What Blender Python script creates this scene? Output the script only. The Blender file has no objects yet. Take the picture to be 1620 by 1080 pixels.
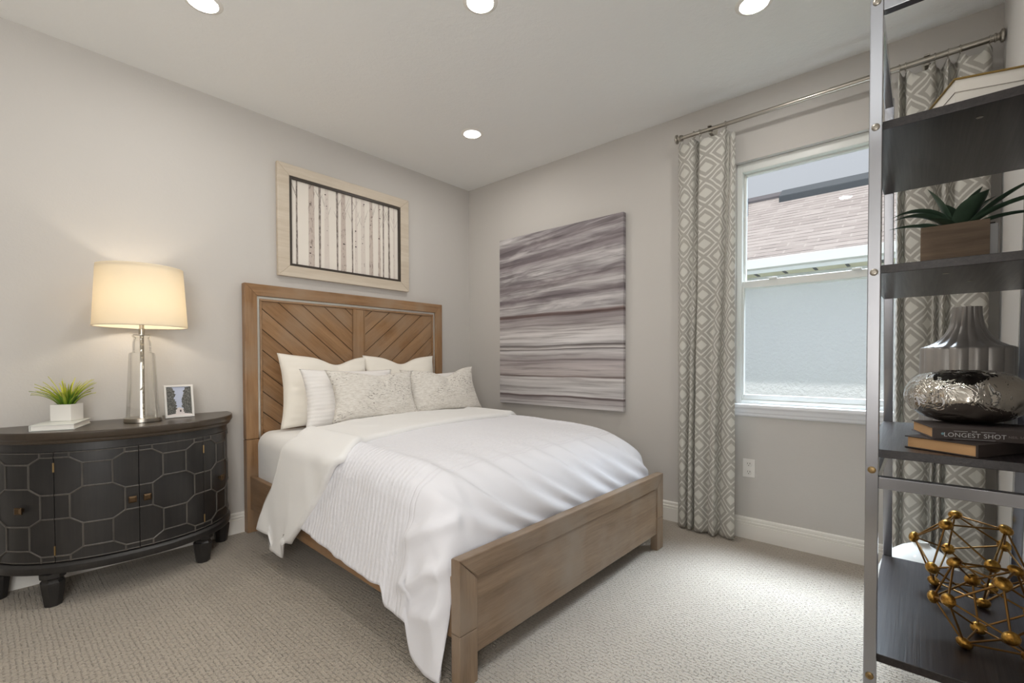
import bpy, math, random
from mathutils import Vector, Matrix, noise
C = bpy.context.scene
PI = math.pi

# ------------------------------------------------------------------ camera, sky, sun, exposure
cam_d = bpy.data.cameras.new('camera'); cam = bpy.data.objects.new('camera', cam_d); C.collection.objects.link(cam)
cam_d.sensor_width = 36; cam_d.lens = 736.62 / 1620 * 36; cam_d.shift_y = 0.02687; cam_d.clip_start = 0.02
_r = Vector((0.66075949, -0.75059393, -0.0023775)); _u = Vector((0.01496885, 0.01001033, 0.99983785)); _f = Vector((0.75044842, 0.66068793, -0.01784994))
cam.matrix_world = Matrix(((_r.x, _u.x, -_f.x, -3.12333), (_r.y, _u.y, -_f.y, -3.30166), (_r.z, _u.z, -_f.z, 1.10389), (0, 0, 0, 1)))
C.camera = cam

CAN_POWER = 5.0
LAMP_POWER = 2.7
SKY_LAMP_POWER = 250.0      # added area lamp above window_1, strengthens the sky's daylight
FILL_LAMP_POWER = 56.0      # added fill lamp outside added_window, behind the camera
SKY_LOW, SKY_HIGH = 0.62, 1.0
SUN = 3.0
C.view_settings.view_transform = 'Standard'; C.view_settings.look = 'None'
C.view_settings.gamma = 1; C.view_settings.use_curve_mapping = False; C.view_settings.exposure = 0.09
C.cycles.use_denoising = True
C.cycles.max_bounces = 10; C.cycles.diffuse_bounces = 6; C.cycles.transparent_max_bounces = 16
C.cycles.caustics_reflective = False; C.cycles.caustics_refractive = False; C.cycles.sample_clamp_indirect = 6

w = bpy.data.worlds.new('sky'); C.world = w; w.use_nodes = True
nt = w.node_tree; nt.nodes.clear()
_tc = nt.nodes.new('ShaderNodeTexCoord'); _sx = nt.nodes.new('ShaderNodeSeparateXYZ'); _mr = nt.nodes.new('ShaderNodeMapRange')
_mr.inputs['From Min'].default_value = 0.25; _mr.inputs['From Max'].default_value = 0.9; _mr.inputs['To Min'].default_value = SKY_LOW; _mr.inputs['To Max'].default_value = SKY_HIGH
_bg = nt.nodes.new('ShaderNodeBackground'); _bg.inputs['Color'].default_value = (.88, .92, 1.0, 1); _wo = nt.nodes.new('ShaderNodeOutputWorld')
nt.links.new(_tc.outputs['Generated'], _sx.inputs[0]); nt.links.new(_sx.outputs['Z'], _mr.inputs['Value'])
nt.links.new(_mr.outputs[0], _bg.inputs['Strength']); nt.links.new(_bg.outputs[0], _wo.inputs[0])

sun_d = bpy.data.lights.new('sun', 'SUN'); sun = bpy.data.objects.new('sun', sun_d); C.collection.objects.link(sun)
sun_d.energy = SUN; sun_d.angle = 0.02; sun_d.color = (1, .95, .88)
sun.rotation_euler = Vector((0.36, 0.10, -0.93)).to_track_quat('-Z', 'Y').to_euler(); sun.location = (-3, 0, 8)

YC_ = -3.569
def _area(name, loc, target, sx, sy, power, col):
    l = bpy.data.lights.new(name, 'AREA'); l.shape = 'RECTANGLE'; l.size = sx; l.size_y = sy; l.energy = power; l.color = col
    o = bpy.data.objects.new(name, l); C.collection.objects.link(o); o.location = loc
    o.rotation_euler = (Vector(target) - Vector(loc)).to_track_quat('-Z', 'Y').to_euler(); return o
_sky_lamp = _area('added_sky_lamp', (1.05, -2.75, 3.65), (-.15, -2.78, 1.50), 3.2, 1.7, SKY_LAMP_POWER, (.74, .86, 1.0)); _sky_lamp.data.spread = math.radians(62)  # unseen lamp added outside, boosts the daylight entering by the window
_area('added_fill_lamp', (-3.85, YC_ - .17, 1.45), (-3.6, -2.0, 2.05), 1.05, 1.5, FILL_LAMP_POWER, (1.0, .98, .96))  # unseen lamp added for frontal fill, outside the invented window

H = 2.74           # ceiling height
YC = -3.569        # wall behind the shelf
XB = -4.45         # wall behind the camera

# ------------------------------------------------------------------ helpers
def S(r, g, b):
    f = lambda c: (c / 255 / 12.92) if c / 255 <= 0.04045 else ((c / 255 + .055) / 1.055) ** 2.4
    return (f(r), f(g), f(b), 1)

class NT:
    """tiny node helper: n('Type', inputs..., attr=...) -> node"""
    def __init__(s, name):
        s.m = bpy.data.materials.new(name); s.m.use_nodes = True; s.t = s.m.node_tree; s.t.nodes.clear()
        s.out = s.t.nodes.new('ShaderNodeOutputMaterial')
    def n(s, typ, ins=None, **attr):
        x = s.t.nodes.new('ShaderNode' + typ)
        for k, v in attr.items(): setattr(x, k, v)
        for k, v in (ins or {}).items():
            sock = x.inputs[k]
            if hasattr(v, 'is_output'): s.t.links.new(v, sock)
            else: sock.default_value = v
        return x
    def math(s, op, a, b=0.0, c=0.0):
        return s.n('Math', {0: a, 1: b, 2: c}, operation=op).outputs[0]
    def mix(s, f, a, b, blend='MIX'):
        x = s.n('Mix', data_type='RGBA', blend_type=blend)
        for i, v in ((0, f), (6, a), (7, b)):
            if hasattr(v, 'is_output'): s.t.links.new(v, x.inputs[i])
            else: x.inputs[i].default_value = v
        return x.outputs[2]
    def ramp(s, fac, stops, interp='LINEAR'):
        x = s.n('ValToRGB', {'Fac': fac}); cr = x.color_ramp; cr.interpolation = interp
        while len(cr.elements) < len(stops): cr.elements.new(0.5)
        for e, (p, c) in zip(cr.elements, stops): e.position = p; e.color = c
        return x.outputs['Color']
    def coords(s, kind='Object', scale=(1, 1, 1), rot=(0, 0, 0), loc=(0, 0, 0)):
        tc = s.n('TexCoord').outputs[kind]
        return s.n('Mapping', {'Vector': tc, 'Scale': scale, 'Rotation': rot, 'Location': loc}).outputs[0]
    def noise(s, vec, scale, detail=3, rough=.5, dist=0.0):
        return s.n('TexNoise', {'Vector': vec, 'Scale': scale, 'Detail': detail, 'Roughness': rough, 'Distortion': dist}).outputs['Fac']
    def bump(s, h, strength=.3, dist=.01):
        return s.n('Bump', {'Height': h, 'Strength': strength, 'Distance': dist}).outputs[0]
    def pbr(s, **k):
        names = dict(color='Base Color', rough='Roughness', metal='Metallic', normal='Normal', spec='Specular IOR Level', sheen='Sheen Weight', trans='Transmission Weight', emc='Emission Color', ems='Emission Strength', coat='Coat Weight', sss='Subsurface Weight')
        p = s.n('BsdfPrincipled', {names[a]: b for a, b in k.items()})
        s.t.links.new(p.outputs[0], s.out.inputs[0]); s.p = p
        return s.m

def plain(name, col, rough=.5, metal=0.0, spec=.5, var=.0, bump=0.0, bscale=60):
    t = NT(name); v = t.coords()
    c = col
    if var:
        f = t.noise(v, 6, 4)
        d = tuple(x * (1 - var) for x in col[:3]) + (1,)
        c = t.mix(f, d, col)
    k = dict(color=c, rough=rough, metal=metal, spec=spec)
    if bump: k['normal'] = t.bump(t.noise(v, bscale, 4), bump, .004)
    return t.pbr(**k)

class MB:
    def __init__(s): s.v = []; s.f = []; s.mi = []; s.uv = {}
    def add(s, vs, fs, m=0):
        b = len(s.v); s.v += [tuple(x) for x in vs]; s.f += [tuple(i + b for i in f) for f in fs]; s.mi += [m] * len(fs); return b
    def box(s, x0, x1, y0, y1, z0, z1, m=0):
        vs = [(x, y, z) for x in (x0, x1) for y in (y0, y1) for z in (z0, z1)]
        s.add(vs, [(0, 1, 3, 2), (4, 6, 7, 5), (0, 4, 5, 1), (2, 3, 7, 6), (0, 2, 6, 4), (1, 5, 7, 3)], m); return s
    def prism(s, pts, a, b, axis='y', m=0):
        """extrude 2-D polygon pts along axis from a to b; pts are the other two coords in xyz order"""
        def P(p, t): return (t, p[0], p[1]) if axis == 'x' else (p[0], t, p[1]) if axis == 'y' else (p[0], p[1], t)
        n = len(pts); vs = [P(q, a) for q in pts] + [P(q, b) for q in pts]
        fs = [tuple(range(n)), tuple(range(2 * n - 1, n - 1, -1))] + [(i, i + n, (i + 1) % n + n, (i + 1) % n) for i in range(n)]
        s.add(vs, fs, m); return s
    def tube(s, path, r, n=10, m=0, cap=True, closed=False):
        P = [Vector(p) for p in path]; k = len(P); rs = r if isinstance(r, (list, tuple)) else [r] * k
        up = None; vs = []
        for i, p in enumerate(P):
            d = (P[(i + 1) % k] - P[i - 1]) if closed else (P[min(i + 1, k - 1)] - P[max(i - 1, 0)])
            d.normalize()
            if up is None: up = Vector((0, 0, 1)) if abs(d.z) < .9 else Vector((1, 0, 0))
            a = d.cross(up); a.normalize(); u = a.cross(d); up = u
            for j in range(n):
                t = 2 * PI * j / n; vs.append(p + rs[i] * (math.cos(t) * a + math.sin(t) * u))
        fs = []
        for i in range(k if closed else k - 1):
            for j in range(n):
                i2 = (i + 1) % k; fs.append((i * n + j, i * n + (j + 1) % n, i2 * n + (j + 1) % n, i2 * n + j))
        if cap and not closed: fs += [tuple(range(n - 1, -1, -1)), tuple((k - 1) * n + j for j in range(n))]
        s.add(vs, fs, m); return s
    def lathe(s, prof, c=(0, 0, 0), n=32, m=0, axis='z', cap=True, rib=0, ribn=0):
        vs = []; k = len(prof)
        for r, h in prof:
            for j in range(n):
                t = 2 * PI * j / n
                rr = r * (1 + rib * (abs(math.cos(t * ribn / 2)) - .6)) if rib else r
                x, y = rr * math.cos(t), rr * math.sin(t)
                q = (x, y, h) if axis == 'z' else (h, x, y) if axis == 'x' else (y, h, x)
                vs.append((q[0] + c[0], q[1] + c[1], q[2] + c[2]))
        fs = [(i * n + j, i * n + (j + 1) % n, (i + 1) * n + (j + 1) % n, (i + 1) * n + j) for i in range(k - 1) for j in range(n)]
        if cap:
            fs += [tuple(range(n - 1, -1, -1)), tuple((k - 1) * n + j for j in range(n))]
        s.add(vs, fs, m); return s
    def ball(s, c, r, n=14, m=0, mat=None):
        k = n // 2; M = mat or Matrix.Identity(3)
        vs = []
        for i in range(1, k):
            a = PI * i / k
            for j in range(n):
                t = 2 * PI * j / n; vs.append(M @ Vector((r * math.sin(a) * math.cos(t), r * math.sin(a) * math.sin(t), r * math.cos(a))))
        vs += [M @ Vector((0, 0, r)), M @ Vector((0, 0, -r))]; N = (k - 1) * n
        fs = [(i * n + j, (i + 1) * n + j, (i + 1) * n + (j + 1) % n, i * n + (j + 1) % n) for i in range(k - 2) for j in range(n)]
        fs += [(N, j, (j + 1) % n) for j in range(n)] + [(N + 1, (k - 2) * n + (j + 1) % n, (k - 2) * n + j) for j in range(n)]
        s.add([v + Vector(c) for v in vs], fs, m); return s
    def grid(s, P, m=0, closed_u=False, uv=None):
        """P[i][j] rows of points"""
        a, b = len(P), len(P[0]); base = s.add([q for row in P for q in row], [], m)
        for i in range(a - 1):
            for j in range(b if closed_u else b - 1):
                j2 = (j + 1) % b; f = (base + i * b + j, base + i * b + j2, base + (i + 1) * b + j2, base + (i + 1) * b + j)
                if uv: s.uv[len(s.f)] = (uv[i][j], uv[i][j2], uv[i + 1][j2], uv[i + 1][j])
                s.f.append(f); s.mi.append(m)
        return s
    def build(s, name, mats, parent=None, world=True, smooth=None, bevel=0, solid=0, subsurf=0, merge=False, loc=None, segs=2):
        off = Vector(parent.get('_o', (0, 0, 0))) if (parent is not None and world) else Vector((0, 0, 0))
        if parent is None and loc is not None: off = Vector(loc)
        me = bpy.data.meshes.new(name); me.from_pydata([tuple(Vector(v) - off) for v in s.v], [], s.f)
        for mm in (mats if isinstance(mats, (list, tuple)) else [mats]): me.materials.append(mm)
        me.polygons.foreach_set('material_index', s.mi)
        if s.uv:
            ul = me.uv_layers.new(name='UVMap')
            for fi, q in s.uv.items():
                for li, c in zip(me.polygons[fi].loop_indices, q): ul.data[li].uv = c
        import bmesh
        bm = bmesh.new(); bm.from_mesh(me)
        if merge: bmesh.ops.remove_doubles(bm, verts=bm.verts, dist=1e-5)
        bmesh.ops.recalc_face_normals(bm, faces=bm.faces); bm.to_mesh(me); bm.free()
        if smooth is not None:
            me.shade_smooth(); me.set_sharp_from_angle(angle=math.radians(smooth))
        o = bpy.data.objects.new(name, me); C.collection.objects.link(o)
        if parent is not None: o.parent = parent; o['_o'] = parent.get('_o', (0, 0, 0))
        else: o.location = off; o['_o'] = tuple(off)
        if solid:
            x = o.modifiers.new('thickness', 'SOLIDIFY'); x.thickness = solid; x.offset = -1
        if bevel:
            x = o.modifiers.new('bevel', 'BEVEL'); x.width = bevel; x.segments = segs; x.limit_method = 'ANGLE'; x.angle_limit = math.radians(40); x.harden_normals = False
        if subsurf:
            x = o.modifiers.new('subsurf', 'SUBSURF'); x.levels = subsurf; x.render_levels = subsurf
        return o

def tag(o, label, cat, group=None, kind=None):
    o['label'] = label; o['category'] = cat
    if group: o['group'] = group
    if kind: o['kind'] = kind
    return o
def thing(name, label, cat, loc, group=None, rotz=0):
    o = bpy.data.objects.new(name, None); C.collection.objects.link(o); o.location = loc; o.rotation_euler = (0, 0, rotz)
    o.empty_display_size = .1; o['_o'] = tuple(loc) if not rotz else (0, 0, 0)
    return tag(o, label, cat, group)
def struct(o, label=None):
    o['kind'] = 'structure'
    if label: o['label'] = label
    return o
def copy_tree(o, loc=None, parent=None):
    c = o.copy(); C.collection.objects.link(c)
    if parent: c.parent = parent
    if loc: c.location = loc
    for ch in list(o.children): copy_tree(ch, None, c)
    return c

# ------------------------------------------------------------------ materials
def m_wall(name, col, bump=.12, sc=90):
    t = NT(name); v = t.coords()
    n1 = t.noise(v, sc, 4, .6); n2 = t.noise(v, 22, 3)
    h = t.math('ADD', n1, t.math('MULTIPLY', n2, 1.2))
    return t.pbr(color=col, rough=.75, spec=.25, normal=t.bump(h, bump, .004))
M_WALL = m_wall('wall paint', S(199, 195, 190))
M_CEIL = m_wall('ceiling paint', S(236, 236, 234), .35, 60)
M_TRIM = plain('white trim paint', S(236, 233, 227), .35)
M_SILL = plain('white sill paint', S(232, 233, 236), .3)
M_VINYL = plain('white vinyl', S(226, 228, 224), .35)

def m_carpet():
    t = NT('loop carpet'); v = t.coords()
    wob = t.noise(v, 9, 2)
    w3 = t.n('VectorMath', {0: v, 1: t.n('CombineXYZ', {0: t.math('MULTIPLY', wob, .012), 1: t.math('MULTIPLY', wob, .012)}).outputs[0]}, operation='ADD').outputs[0]
    br = t.n('TexBrick', {'Vector': t.n('Mapping', {'Vector': w3, 'Rotation': (0, 0, math.radians(90))}).outputs[0], 'Scale': 1.0, 'Mortar Size': .0034, 'Mortar Smooth': .8, 'Brick Width': .030, 'Row Height': .0165, 'Color1': (1, 1, 1, 1), 'Color2': (1, 1, 1, 1), 'Mortar': (0, 0, 0, 1)}, offset=.5)
    gap = t.math('SUBTRACT', 1.0, t.n('RGBToBW', {'Color': br.outputs['Color']}).outputs[0])
    dash = t.math('MULTIPLY', gap, t.ramp(t.noise(v, 92, 2, .6), [(.44, (0, 0, 0, 1)), (.60, (1, 1, 1, 1))]))
    vo = t.n('TexVoronoi', {'Vector': v, 'Scale': 190.0})
    fine = t.noise(v, 330, 2, .7)
    big = t.noise(v, 1.4, 3)
    h = t.math('ADD', t.math('MULTIPLY', dash, -1.6), t.math('ADD', t.math('MULTIPLY', vo.outputs['Distance'], -.7), t.math('MULTIPLY', fine, .5)))
    c0 = t.mix(fine, S(160, 149, 134), S(196, 186, 172))
    c1 = t.mix(t.math('MULTIPLY', dash, .42), c0, S(104, 95, 84))
    c2 = t.mix(t.math('MULTIPLY', big, .35), c1, S(188, 177, 162))
    return t.pbr(color=c2, rough=.95, spec=.1, sheen=.25, normal=t.bump(h, .75, .006))
M_CARPET = m_carpet()

def m_wood(name, dark, light, axis='x', rough=.42, rot=None, seed=0., grey=None, gscale=1.):
    t = NT(name); sc = {'x': (1.2, 16, 16), 'y': (16, 1.2, 16), 'z': (16, 16, 1.2)}[axis]
    tc = t.n('TexCoord').outputs['Object']
    if rot is not None: tc = t.n('Mapping', {'Vector': tc, 'Rotation': rot}).outputs[0]
    isl = t.n('NewGeometry').outputs['Random Per Island']
    off = t.n('CombineXYZ', {0: t.math('MULTIPLY', isl, 7.3), 1: t.math('MULTIPLY', isl, 3.1), 2: t.math('MULTIPLY', isl, 5.7)}).outputs[0]
    v = t.n('VectorMath', {0: tc, 1: off}, operation='ADD').outputs[0]
    v = t.n('Mapping', {'Vector': v, 'Scale': sc, 'Location': (seed, seed * 2, seed * 3)}).outputs[0]
    g1 = t.noise(v, 1.3 * gscale, 5, .62, .6); g2 = t.noise(v, 9 * gscale, 3, .7)
    g3 = t.noise(tc, 4.0, 3)
    f = t.math('ADD', t.math('MULTIPLY', g1, .75), t.math('MULTIPLY', g2, .25))
    c = t.ramp(f, [(.30, dark), (.50, tuple((a + b) / 2 for a, b in zip(dark, light))), (.68, light)])
    if grey: c = t.mix(t.n('MapRange', {'Value': g3, 'From Min': .42, 'From Max': .7}).outputs[0], c, grey)
    c = t.mix(t.math('MULTIPLY', isl, .22), c, dark)
    return t.pbr(color=c, rough=rough, spec=.35, normal=t.bump(f, .18, .003))
HB_D, HB_L, HB_G = S(118, 86, 56), S(172, 136, 100), S(156, 132, 108)
FB_D, FB_L, FB_G = S(108, 88, 69), S(156, 133, 110), S(146, 131, 116)
WX = m_wood('brown oak rail', HB_D, HB_L, 'x', grey=HB_G)
WZ = m_wood('brown oak post', HB_D, HB_L, 'z', grey=HB_G, seed=1.)
WY = m_wood('brown oak side rail', HB_D, HB_L, 'y', grey=HB_G, seed=2.)
FX = m_wood('weathered oak rail', FB_D, FB_L, 'x', grey=FB_G, seed=3.)
FZ = m_wood('weathered oak post', FB_D, FB_L, 'z', grey=FB_G, seed=4.)
WCL = m_wood('chevron oak falling', HB_D, HB_L, 'x', rot=(0, math.radians(-40), 0), seed=5., grey=HB_G)
WCR = m_wood('chevron oak rising', HB_D, HB_L, 'x', rot=(0, math.radians(40), 0), seed=6., grey=HB_G)
M_DARKGAP = plain('dark gap', S(52, 38, 26), .8)
M_SILVER = plain('silver metal strip', S(232, 229, 221), .32, .85)
M_NICKEL = plain('brushed nickel', S(176, 170, 160), .3, 1.0)
M_CHROME = plain('chrome', S(190, 193, 201), .12, 1.0)
M_BRASS = plain('aged brass screw', S(164, 140, 100), .35, 1.0)
M_BRONZE = plain('dark bronze', S(96, 78, 58), .38, .9)
M_BLACKP = None
def m_espresso(name, base, hi, axis):
    t = NT(name); sc = {'x': (1.5, 60, 60), 'y': (60, 1.5, 60)}[axis]
    v = t.coords(scale=sc); g = t.noise(v, 2.5, 3, .6, .3)
    c = t.ramp(g, [(.35, base), (.68, hi)])
    return t.pbr(color=c, rough=t.n('MapRange', {'Value': g, 'To Min': .36, 'To Max': .28}).outputs[0], spec=.65, normal=t.bump(g, .25, .002))
M_ESP = m_espresso('espresso laminate', S(28, 25, 27), S(50, 44, 45), 'x')
def m_cab(name, base, hi, rough):
    t = NT(name); v = t.coords(scale=(1, 1, 22)); v2 = t.coords(scale=(30, 30, 1.5))
    g = t.noise(v2, 3, 4, .6); n = t.noise(t.coords(), 7, 3)
    c = t.mix(t.math('MULTIPLY', g, n), base, hi)
    return t.pbr(color=c, rough=rough, spec=.5, normal=t.bump(g, .08, .002))
M_CAB = m_cab('black brushed paint', S(29, 29, 30), S(66, 62, 59), .34)
M_CABTOP = m_cab('dark brown cabinet top', S(58, 50, 42), S(86, 74, 60), .3)
M_MOULD = m_cab('rubbed moulding', S(58, 56, 54), S(128, 121, 112), .35)
M_WHITE = plain('white ceramic', S(232, 229, 224), .45)
M_PAPER = plain('white paper', S(238, 235, 228), .8)

def m_fabric(name, col, kind='plain', sheen=.3):
    t = NT(name); v = t.coords(); uv = t.n('TexCoord').outputs['UV']
    weave = t.noise(v, 900, 1)
    h = t.math('MULTIPLY', weave, .25); c = col
    if kind == 'seersucker':
        sep = t.n('SeparateXYZ', {0: uv}); y = sep.outputs['Y']; x = sep.outputs['X']
        line = t.math('SINE', t.math('MULTIPLY', t.math('ADD', y, t.math('MULTIPLY', t.noise(uv, 6, 2), .012)), 2 * PI / .028))
        puck = t.noise(t.n('Mapping', {'Vector': uv, 'Scale': (46, 70, 1)}).outputs[0], 1.0, 2)
        mask = t.math('MULTIPLY', t.n('MapRange', {'Value': y, 'From Min': 1.02, 'From Max': 1.05, 'To Min': 1, 'To Max': 0}).outputs[0], 1.0)
        dbl = t.math('MAXIMUM', t.math('SUBTRACT', 1.0, t.math('ABSOLUTE', t.math('DIVIDE', t.math('SUBTRACT', y, 1.06), .006))), t.math('SUBTRACT', 1.0, t.math('ABSOLUTE', t.math('DIVIDE', t.math('SUBTRACT', y, 1.085), .006))))
        dbl = t.math('MAXIMUM', dbl, 0.0)
        pat = t.math('MULTIPLY', mask, t.math('ADD', t.math('MULTIPLY', line, .45), t.math('MULTIPLY', puck, 1.6)))
        h = t.math('ADD', h, t.math('ADD', pat, t.math('MULTIPLY', dbl, -1.2)))
        return t.pbr(color=c, rough=.85, spec=.15, sheen=sheen, normal=t.bump(h, .55, .004))
    if kind == 'stripe':
        sep = t.n('SeparateXYZ', {0: v})
        line = t.math('SINE', t.math('MULTIPLY', t.math('ADD', sep.outputs['Z'], t.math('MULTIPLY', t.noise(v, 8, 2), .01)), 2 * PI / .024))
        h = t.math('ADD', h, t.math('MULTIPLY', line, .5))
        return t.pbr(color=c, rough=.85, spec=.15, sheen=sheen, normal=t.bump(h, .4, .004))
    if kind == 'boucle':
        st = t.noise(t.n('Mapping', {'Vector': v, 'Scale': (34, 34, 190)}).outputs[0], 1.0, 3, .65)
        fl = t.noise(t.n('Mapping', {'Vector': v, 'Scale': (60, 60, 190)}).outputs[0], 1.0, 2, .5)
        big = t.noise(v, 7, 2)
        c = t.mix(t.ramp(st, [(.38, (0, 0, 0, 1)), (.62, (1, 1, 1, 1))]), S(208, 202, 193), S(230, 226, 219))
        spot = t.math('MULTIPLY', t.ramp(fl, [(.60, (0, 0, 0, 1)), (.64, (1, 1, 1, 1))]), t.ramp(big, [(.42, (0, 0, 0, 1)), (.56, (1, 1, 1, 1))]))
        c = t.mix(t.math('MULTIPLY', spot, .8), c, S(112, 102, 94))
        return t.pbr(color=c, rough=.9, spec=.1, sheen=.3, normal=t.bump(t.math('ADD', st, t.math('MULTIPLY', fl, .6)), .6, .005))
    return t.pbr(color=c, rough=.85, spec=.15, sheen=sheen, normal=t.bump(h, .15, .002))
M_DUVET = m_fabric('white seersucker cotton', S(233, 233, 238), 'seersucker')
M_SHEET = m_fabric('white cotton', S(235, 234, 232))
M_CREAM = m_fabric('cream cotton', S(236, 231, 221))
M_STRIPE = m_fabric('white ribbed cotton', S(236, 233, 230), 'stripe')
M_BOUCLE = m_fabric('beige flecked weave', S(210, 202, 192), 'boucle')

def m_curtain():
    t = NT('lattice curtain fabric'); uv = t.n('TexCoord').outputs['UV']
    sep = t.n('SeparateXYZ', {0: uv})
    P, Q = .150, .158
    def tri(x, p):   # 0 at cell centre, 1 at cell border
        fr = t.math('FRACT', t.math('DIVIDE', x, p)); return t.math('MULTIPLY', t.math('ABSOLUTE', t.math('SUBTRACT', fr, .5)), 2.0)
    d1 = t.math('ADD', tri(sep.outputs['X'], P), tri(sep.outputs['Y'], Q))
    d = t.math('MINIMUM', d1, t.math('SUBTRACT', 2.0, d1))
    n = t.noise(uv, 120, 2); d = t.math('ADD', d, t.math('MULTIPLY', t.math('SUBTRACT', n, .5), .05))
    W = S(216, 214, 206); G = S(180, 176, 168); L = S(222, 220, 213)
    f = t.math('DIVIDE', d, 1.05)
    c = t.ramp(f, [(0, W), (.36, W), (.40, G), (.66, G), (.69, L), (.80, L), (.83, G), (1, G)])
    h = t.noise(uv, 700, 1)
    p = t.n('BsdfPrincipled', {'Base Color': c, 'Roughness': .8, 'Specular IOR Level': .2, 'Sheen Weight': .2, 'Normal': t.bump(h, .15, .001)})
    tr = t.n('BsdfTranslucent', {'Color': c})
    mx = t.n('MixShader', {0: .18, 1: p.outputs[0], 2: tr.outputs[0]}); t.t.links.new(mx.outputs[0], t.out.inputs[0])
    return t.m
M_CURT = m_curtain()

def m_glass(name, tint=(1, 1, 1, 1), refl=.06, rough=.01):
    t = NT(name)
    tr = t.n('BsdfTransparent', {'Color': tint}); gl = t.n('BsdfGlossy', {'Color': (1, 1, 1, 1), 'Roughness': rough})
    fr = t.n('LayerWeight', {'Blend': .25}).outputs['Fresnel']
    f = t.math('MINIMUM', t.math('ADD', t.math('MULTIPLY', fr, refl * 4), refl * .5), .9)
    mx = t.n('MixShader', {0: f, 1: tr.outputs[0], 2: gl.outputs[0]}); t.t.links.new(mx.outputs[0], t.out.inputs[0]); return t.m
M_PANE = m_glass('window glass', (.97, .98, .98, 1), .02)
M_LGLASS = m_glass('lamp glass', (.98, .975, .955, 1), .15)

def m_shade():
    t = NT('linen lamp shade'); v = t.coords()
    h = t.noise(v, 500, 1)
    p = t.n('BsdfDiffuse', {'Color': S(240, 232, 216), 'Normal': t.bump(h, .2, .001)}); tr = t.n('BsdfTranslucent', {'Color': S(242, 234, 216)})
    mx = t.n('MixShader', {0: .45, 1: p.outputs[0], 2: tr.outputs[0]}); t.t.links.new(mx.outputs[0], t.out.inputs[0]); return t.m
M_SHADE = m_shade()
def m_emit(name, col, s):
    t = NT(name); e = t.n('Emission', {'Color': col, 'Strength': s}); t.t.links.new(e.outputs[0], t.out.inputs[0]); return t.m
M_CANLENS = m_emit('downlight lens', (1, .98, .94, 1), 3.0)
M_BULB = m_emit('warm bulb', (1, .78, .5, 1), 6.0)

# ------------------------------------------------------------------ room shell
T = .14
W0, W1, WB, WT = -3.235, -2.415, .833, 2.33        # window opening in wall_right
struct(MB().box(XB - T, T, YC - T, T, -.12, 0).build('floor', M_CARPET))
struct(MB().box(XB - T, T + .01, YC - T, T, H, H + .16).build('ceiling', M_CEIL))
struct(MB().box(XB - T, 0, 0, T, 0, H).build('wall_left', M_WALL))
m = MB(); m.box(0, T, W1, T, 0, H).box(0, T, YC - T, W0, 0, H).box(0, T, W0, W1, 0, WB - .03).box(0, T, W0, W1, WT, H)
struct(m.build('wall_right', M_WALL))
V0, V1, VB, VT = -4.38, -3.32, .70, 2.20            # made-up window opening for fill light in wall_near, left of and behind the camera
m = MB(); m.box(XB - T, V0, YC - T, YC, 0, H).box(V1, 0, YC - T, YC, 0, H).box(V0, V1, YC - T, YC, 0, VB).box(V0, V1, YC - T, YC, VT, H)
struct(m.build('wall_near', M_WALL))
struct(MB().box(XB - T, XB, YC, 0, 0, H).build('wall_back', M_WALL))
BP = [(0, 0), (.016, 0), (.016, .088), (.0115, .090), (.0115, .094), (.016, .097), (.016, .106), (.011, .109), (.011, .113), (.0135, .116), (.0135, .127), (.009, .132), (0, .132)]
struct(MB().prism([(-a, b) for a, b in BP], XB, 0, 'x').build('baseboard_left', M_TRIM, smooth=30))
struct(MB().prism([(-a, b) for a, b in BP], YC, -.016, 'y').build('baseboard_right', M_TRIM, smooth=30))
struct(MB().prism([(YC + a, b) for a, b in BP], XB, -.016, 'x').build('baseboard_near', M_TRIM, smooth=30))

# window
win = bpy.data.objects.new('window_1', None); C.collection.objects.link(win); win.location = (0, (W0 + W1) / 2, WB); win['_o'] = tuple(win.location); struct(win, 'white single-hung window between the patterned curtains')
m = MB(); g = .032
m.box(.035, .115, W0, W0 + g, WB, WT).box(.035, .115, W1 - g, W1, WB, WT).box(.035, .115, W0 + g, W1 - g, WT - .055, WT).box(.035, .115, W0 + g, W1 - g, WB, WB + .022)
m.build('window_frame', M_VINYL, win, bevel=.004)
MR0, MR1 = 1.552, 1.598
def sash(name, x0, z0, z1, bot, top):
    m = MB(); a, b = W0 + g, W1 - g; s = .012
    m.box(x0, x0 + .03, a, a + s, z0, z1).box(x0, x0 + .03, b - s, b, z0, z1).box(x0, x0 + .03, a + s, b - s, z0, z0 + bot).box(x0, x0 + .03, a + s, b - s, z1 - top, z1)
    o = m.build(name, M_VINYL, win, bevel=.003)
    MB().box(x0 + .013, x0 + .017, a + s, b - s, z0 + bot, z1 - top).build('pane', M_PANE, o)
    return o
lo = sash('lower_sash', .045, WB + .022, MR1, .034, .044)
sash('upper_sash', .078, MR0, WT - .055, .03, .012)
for yy in (-2.62, -3.03): MB().box(.03, .05, yy - .022, yy + .022, MR1 - .002, MR1 + .009).build('sash_lock', M_VINYL, lo, bevel=.002)
m = MB(); m.prism([(-.034, WB - .018), (-.030, WB), (.036, WB), (.036, WB - .03), (-.026, WB - .03)], W0 - .03, W1 + .03, 'y')
m.build('window_sill', M_SILL, win, bevel=.003)
m = MB(); m.prism([(0, WB - .03), (-.022, WB - .03), (-.020, WB - .05), (-.014, WB - .056), (-.014, WB - .068), (-.006, WB - .076), (0, WB - .076)], W0 - .015, W1 + .015, 'y')
m.build('window_apron', M_SILL, win, smooth=30)

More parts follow.
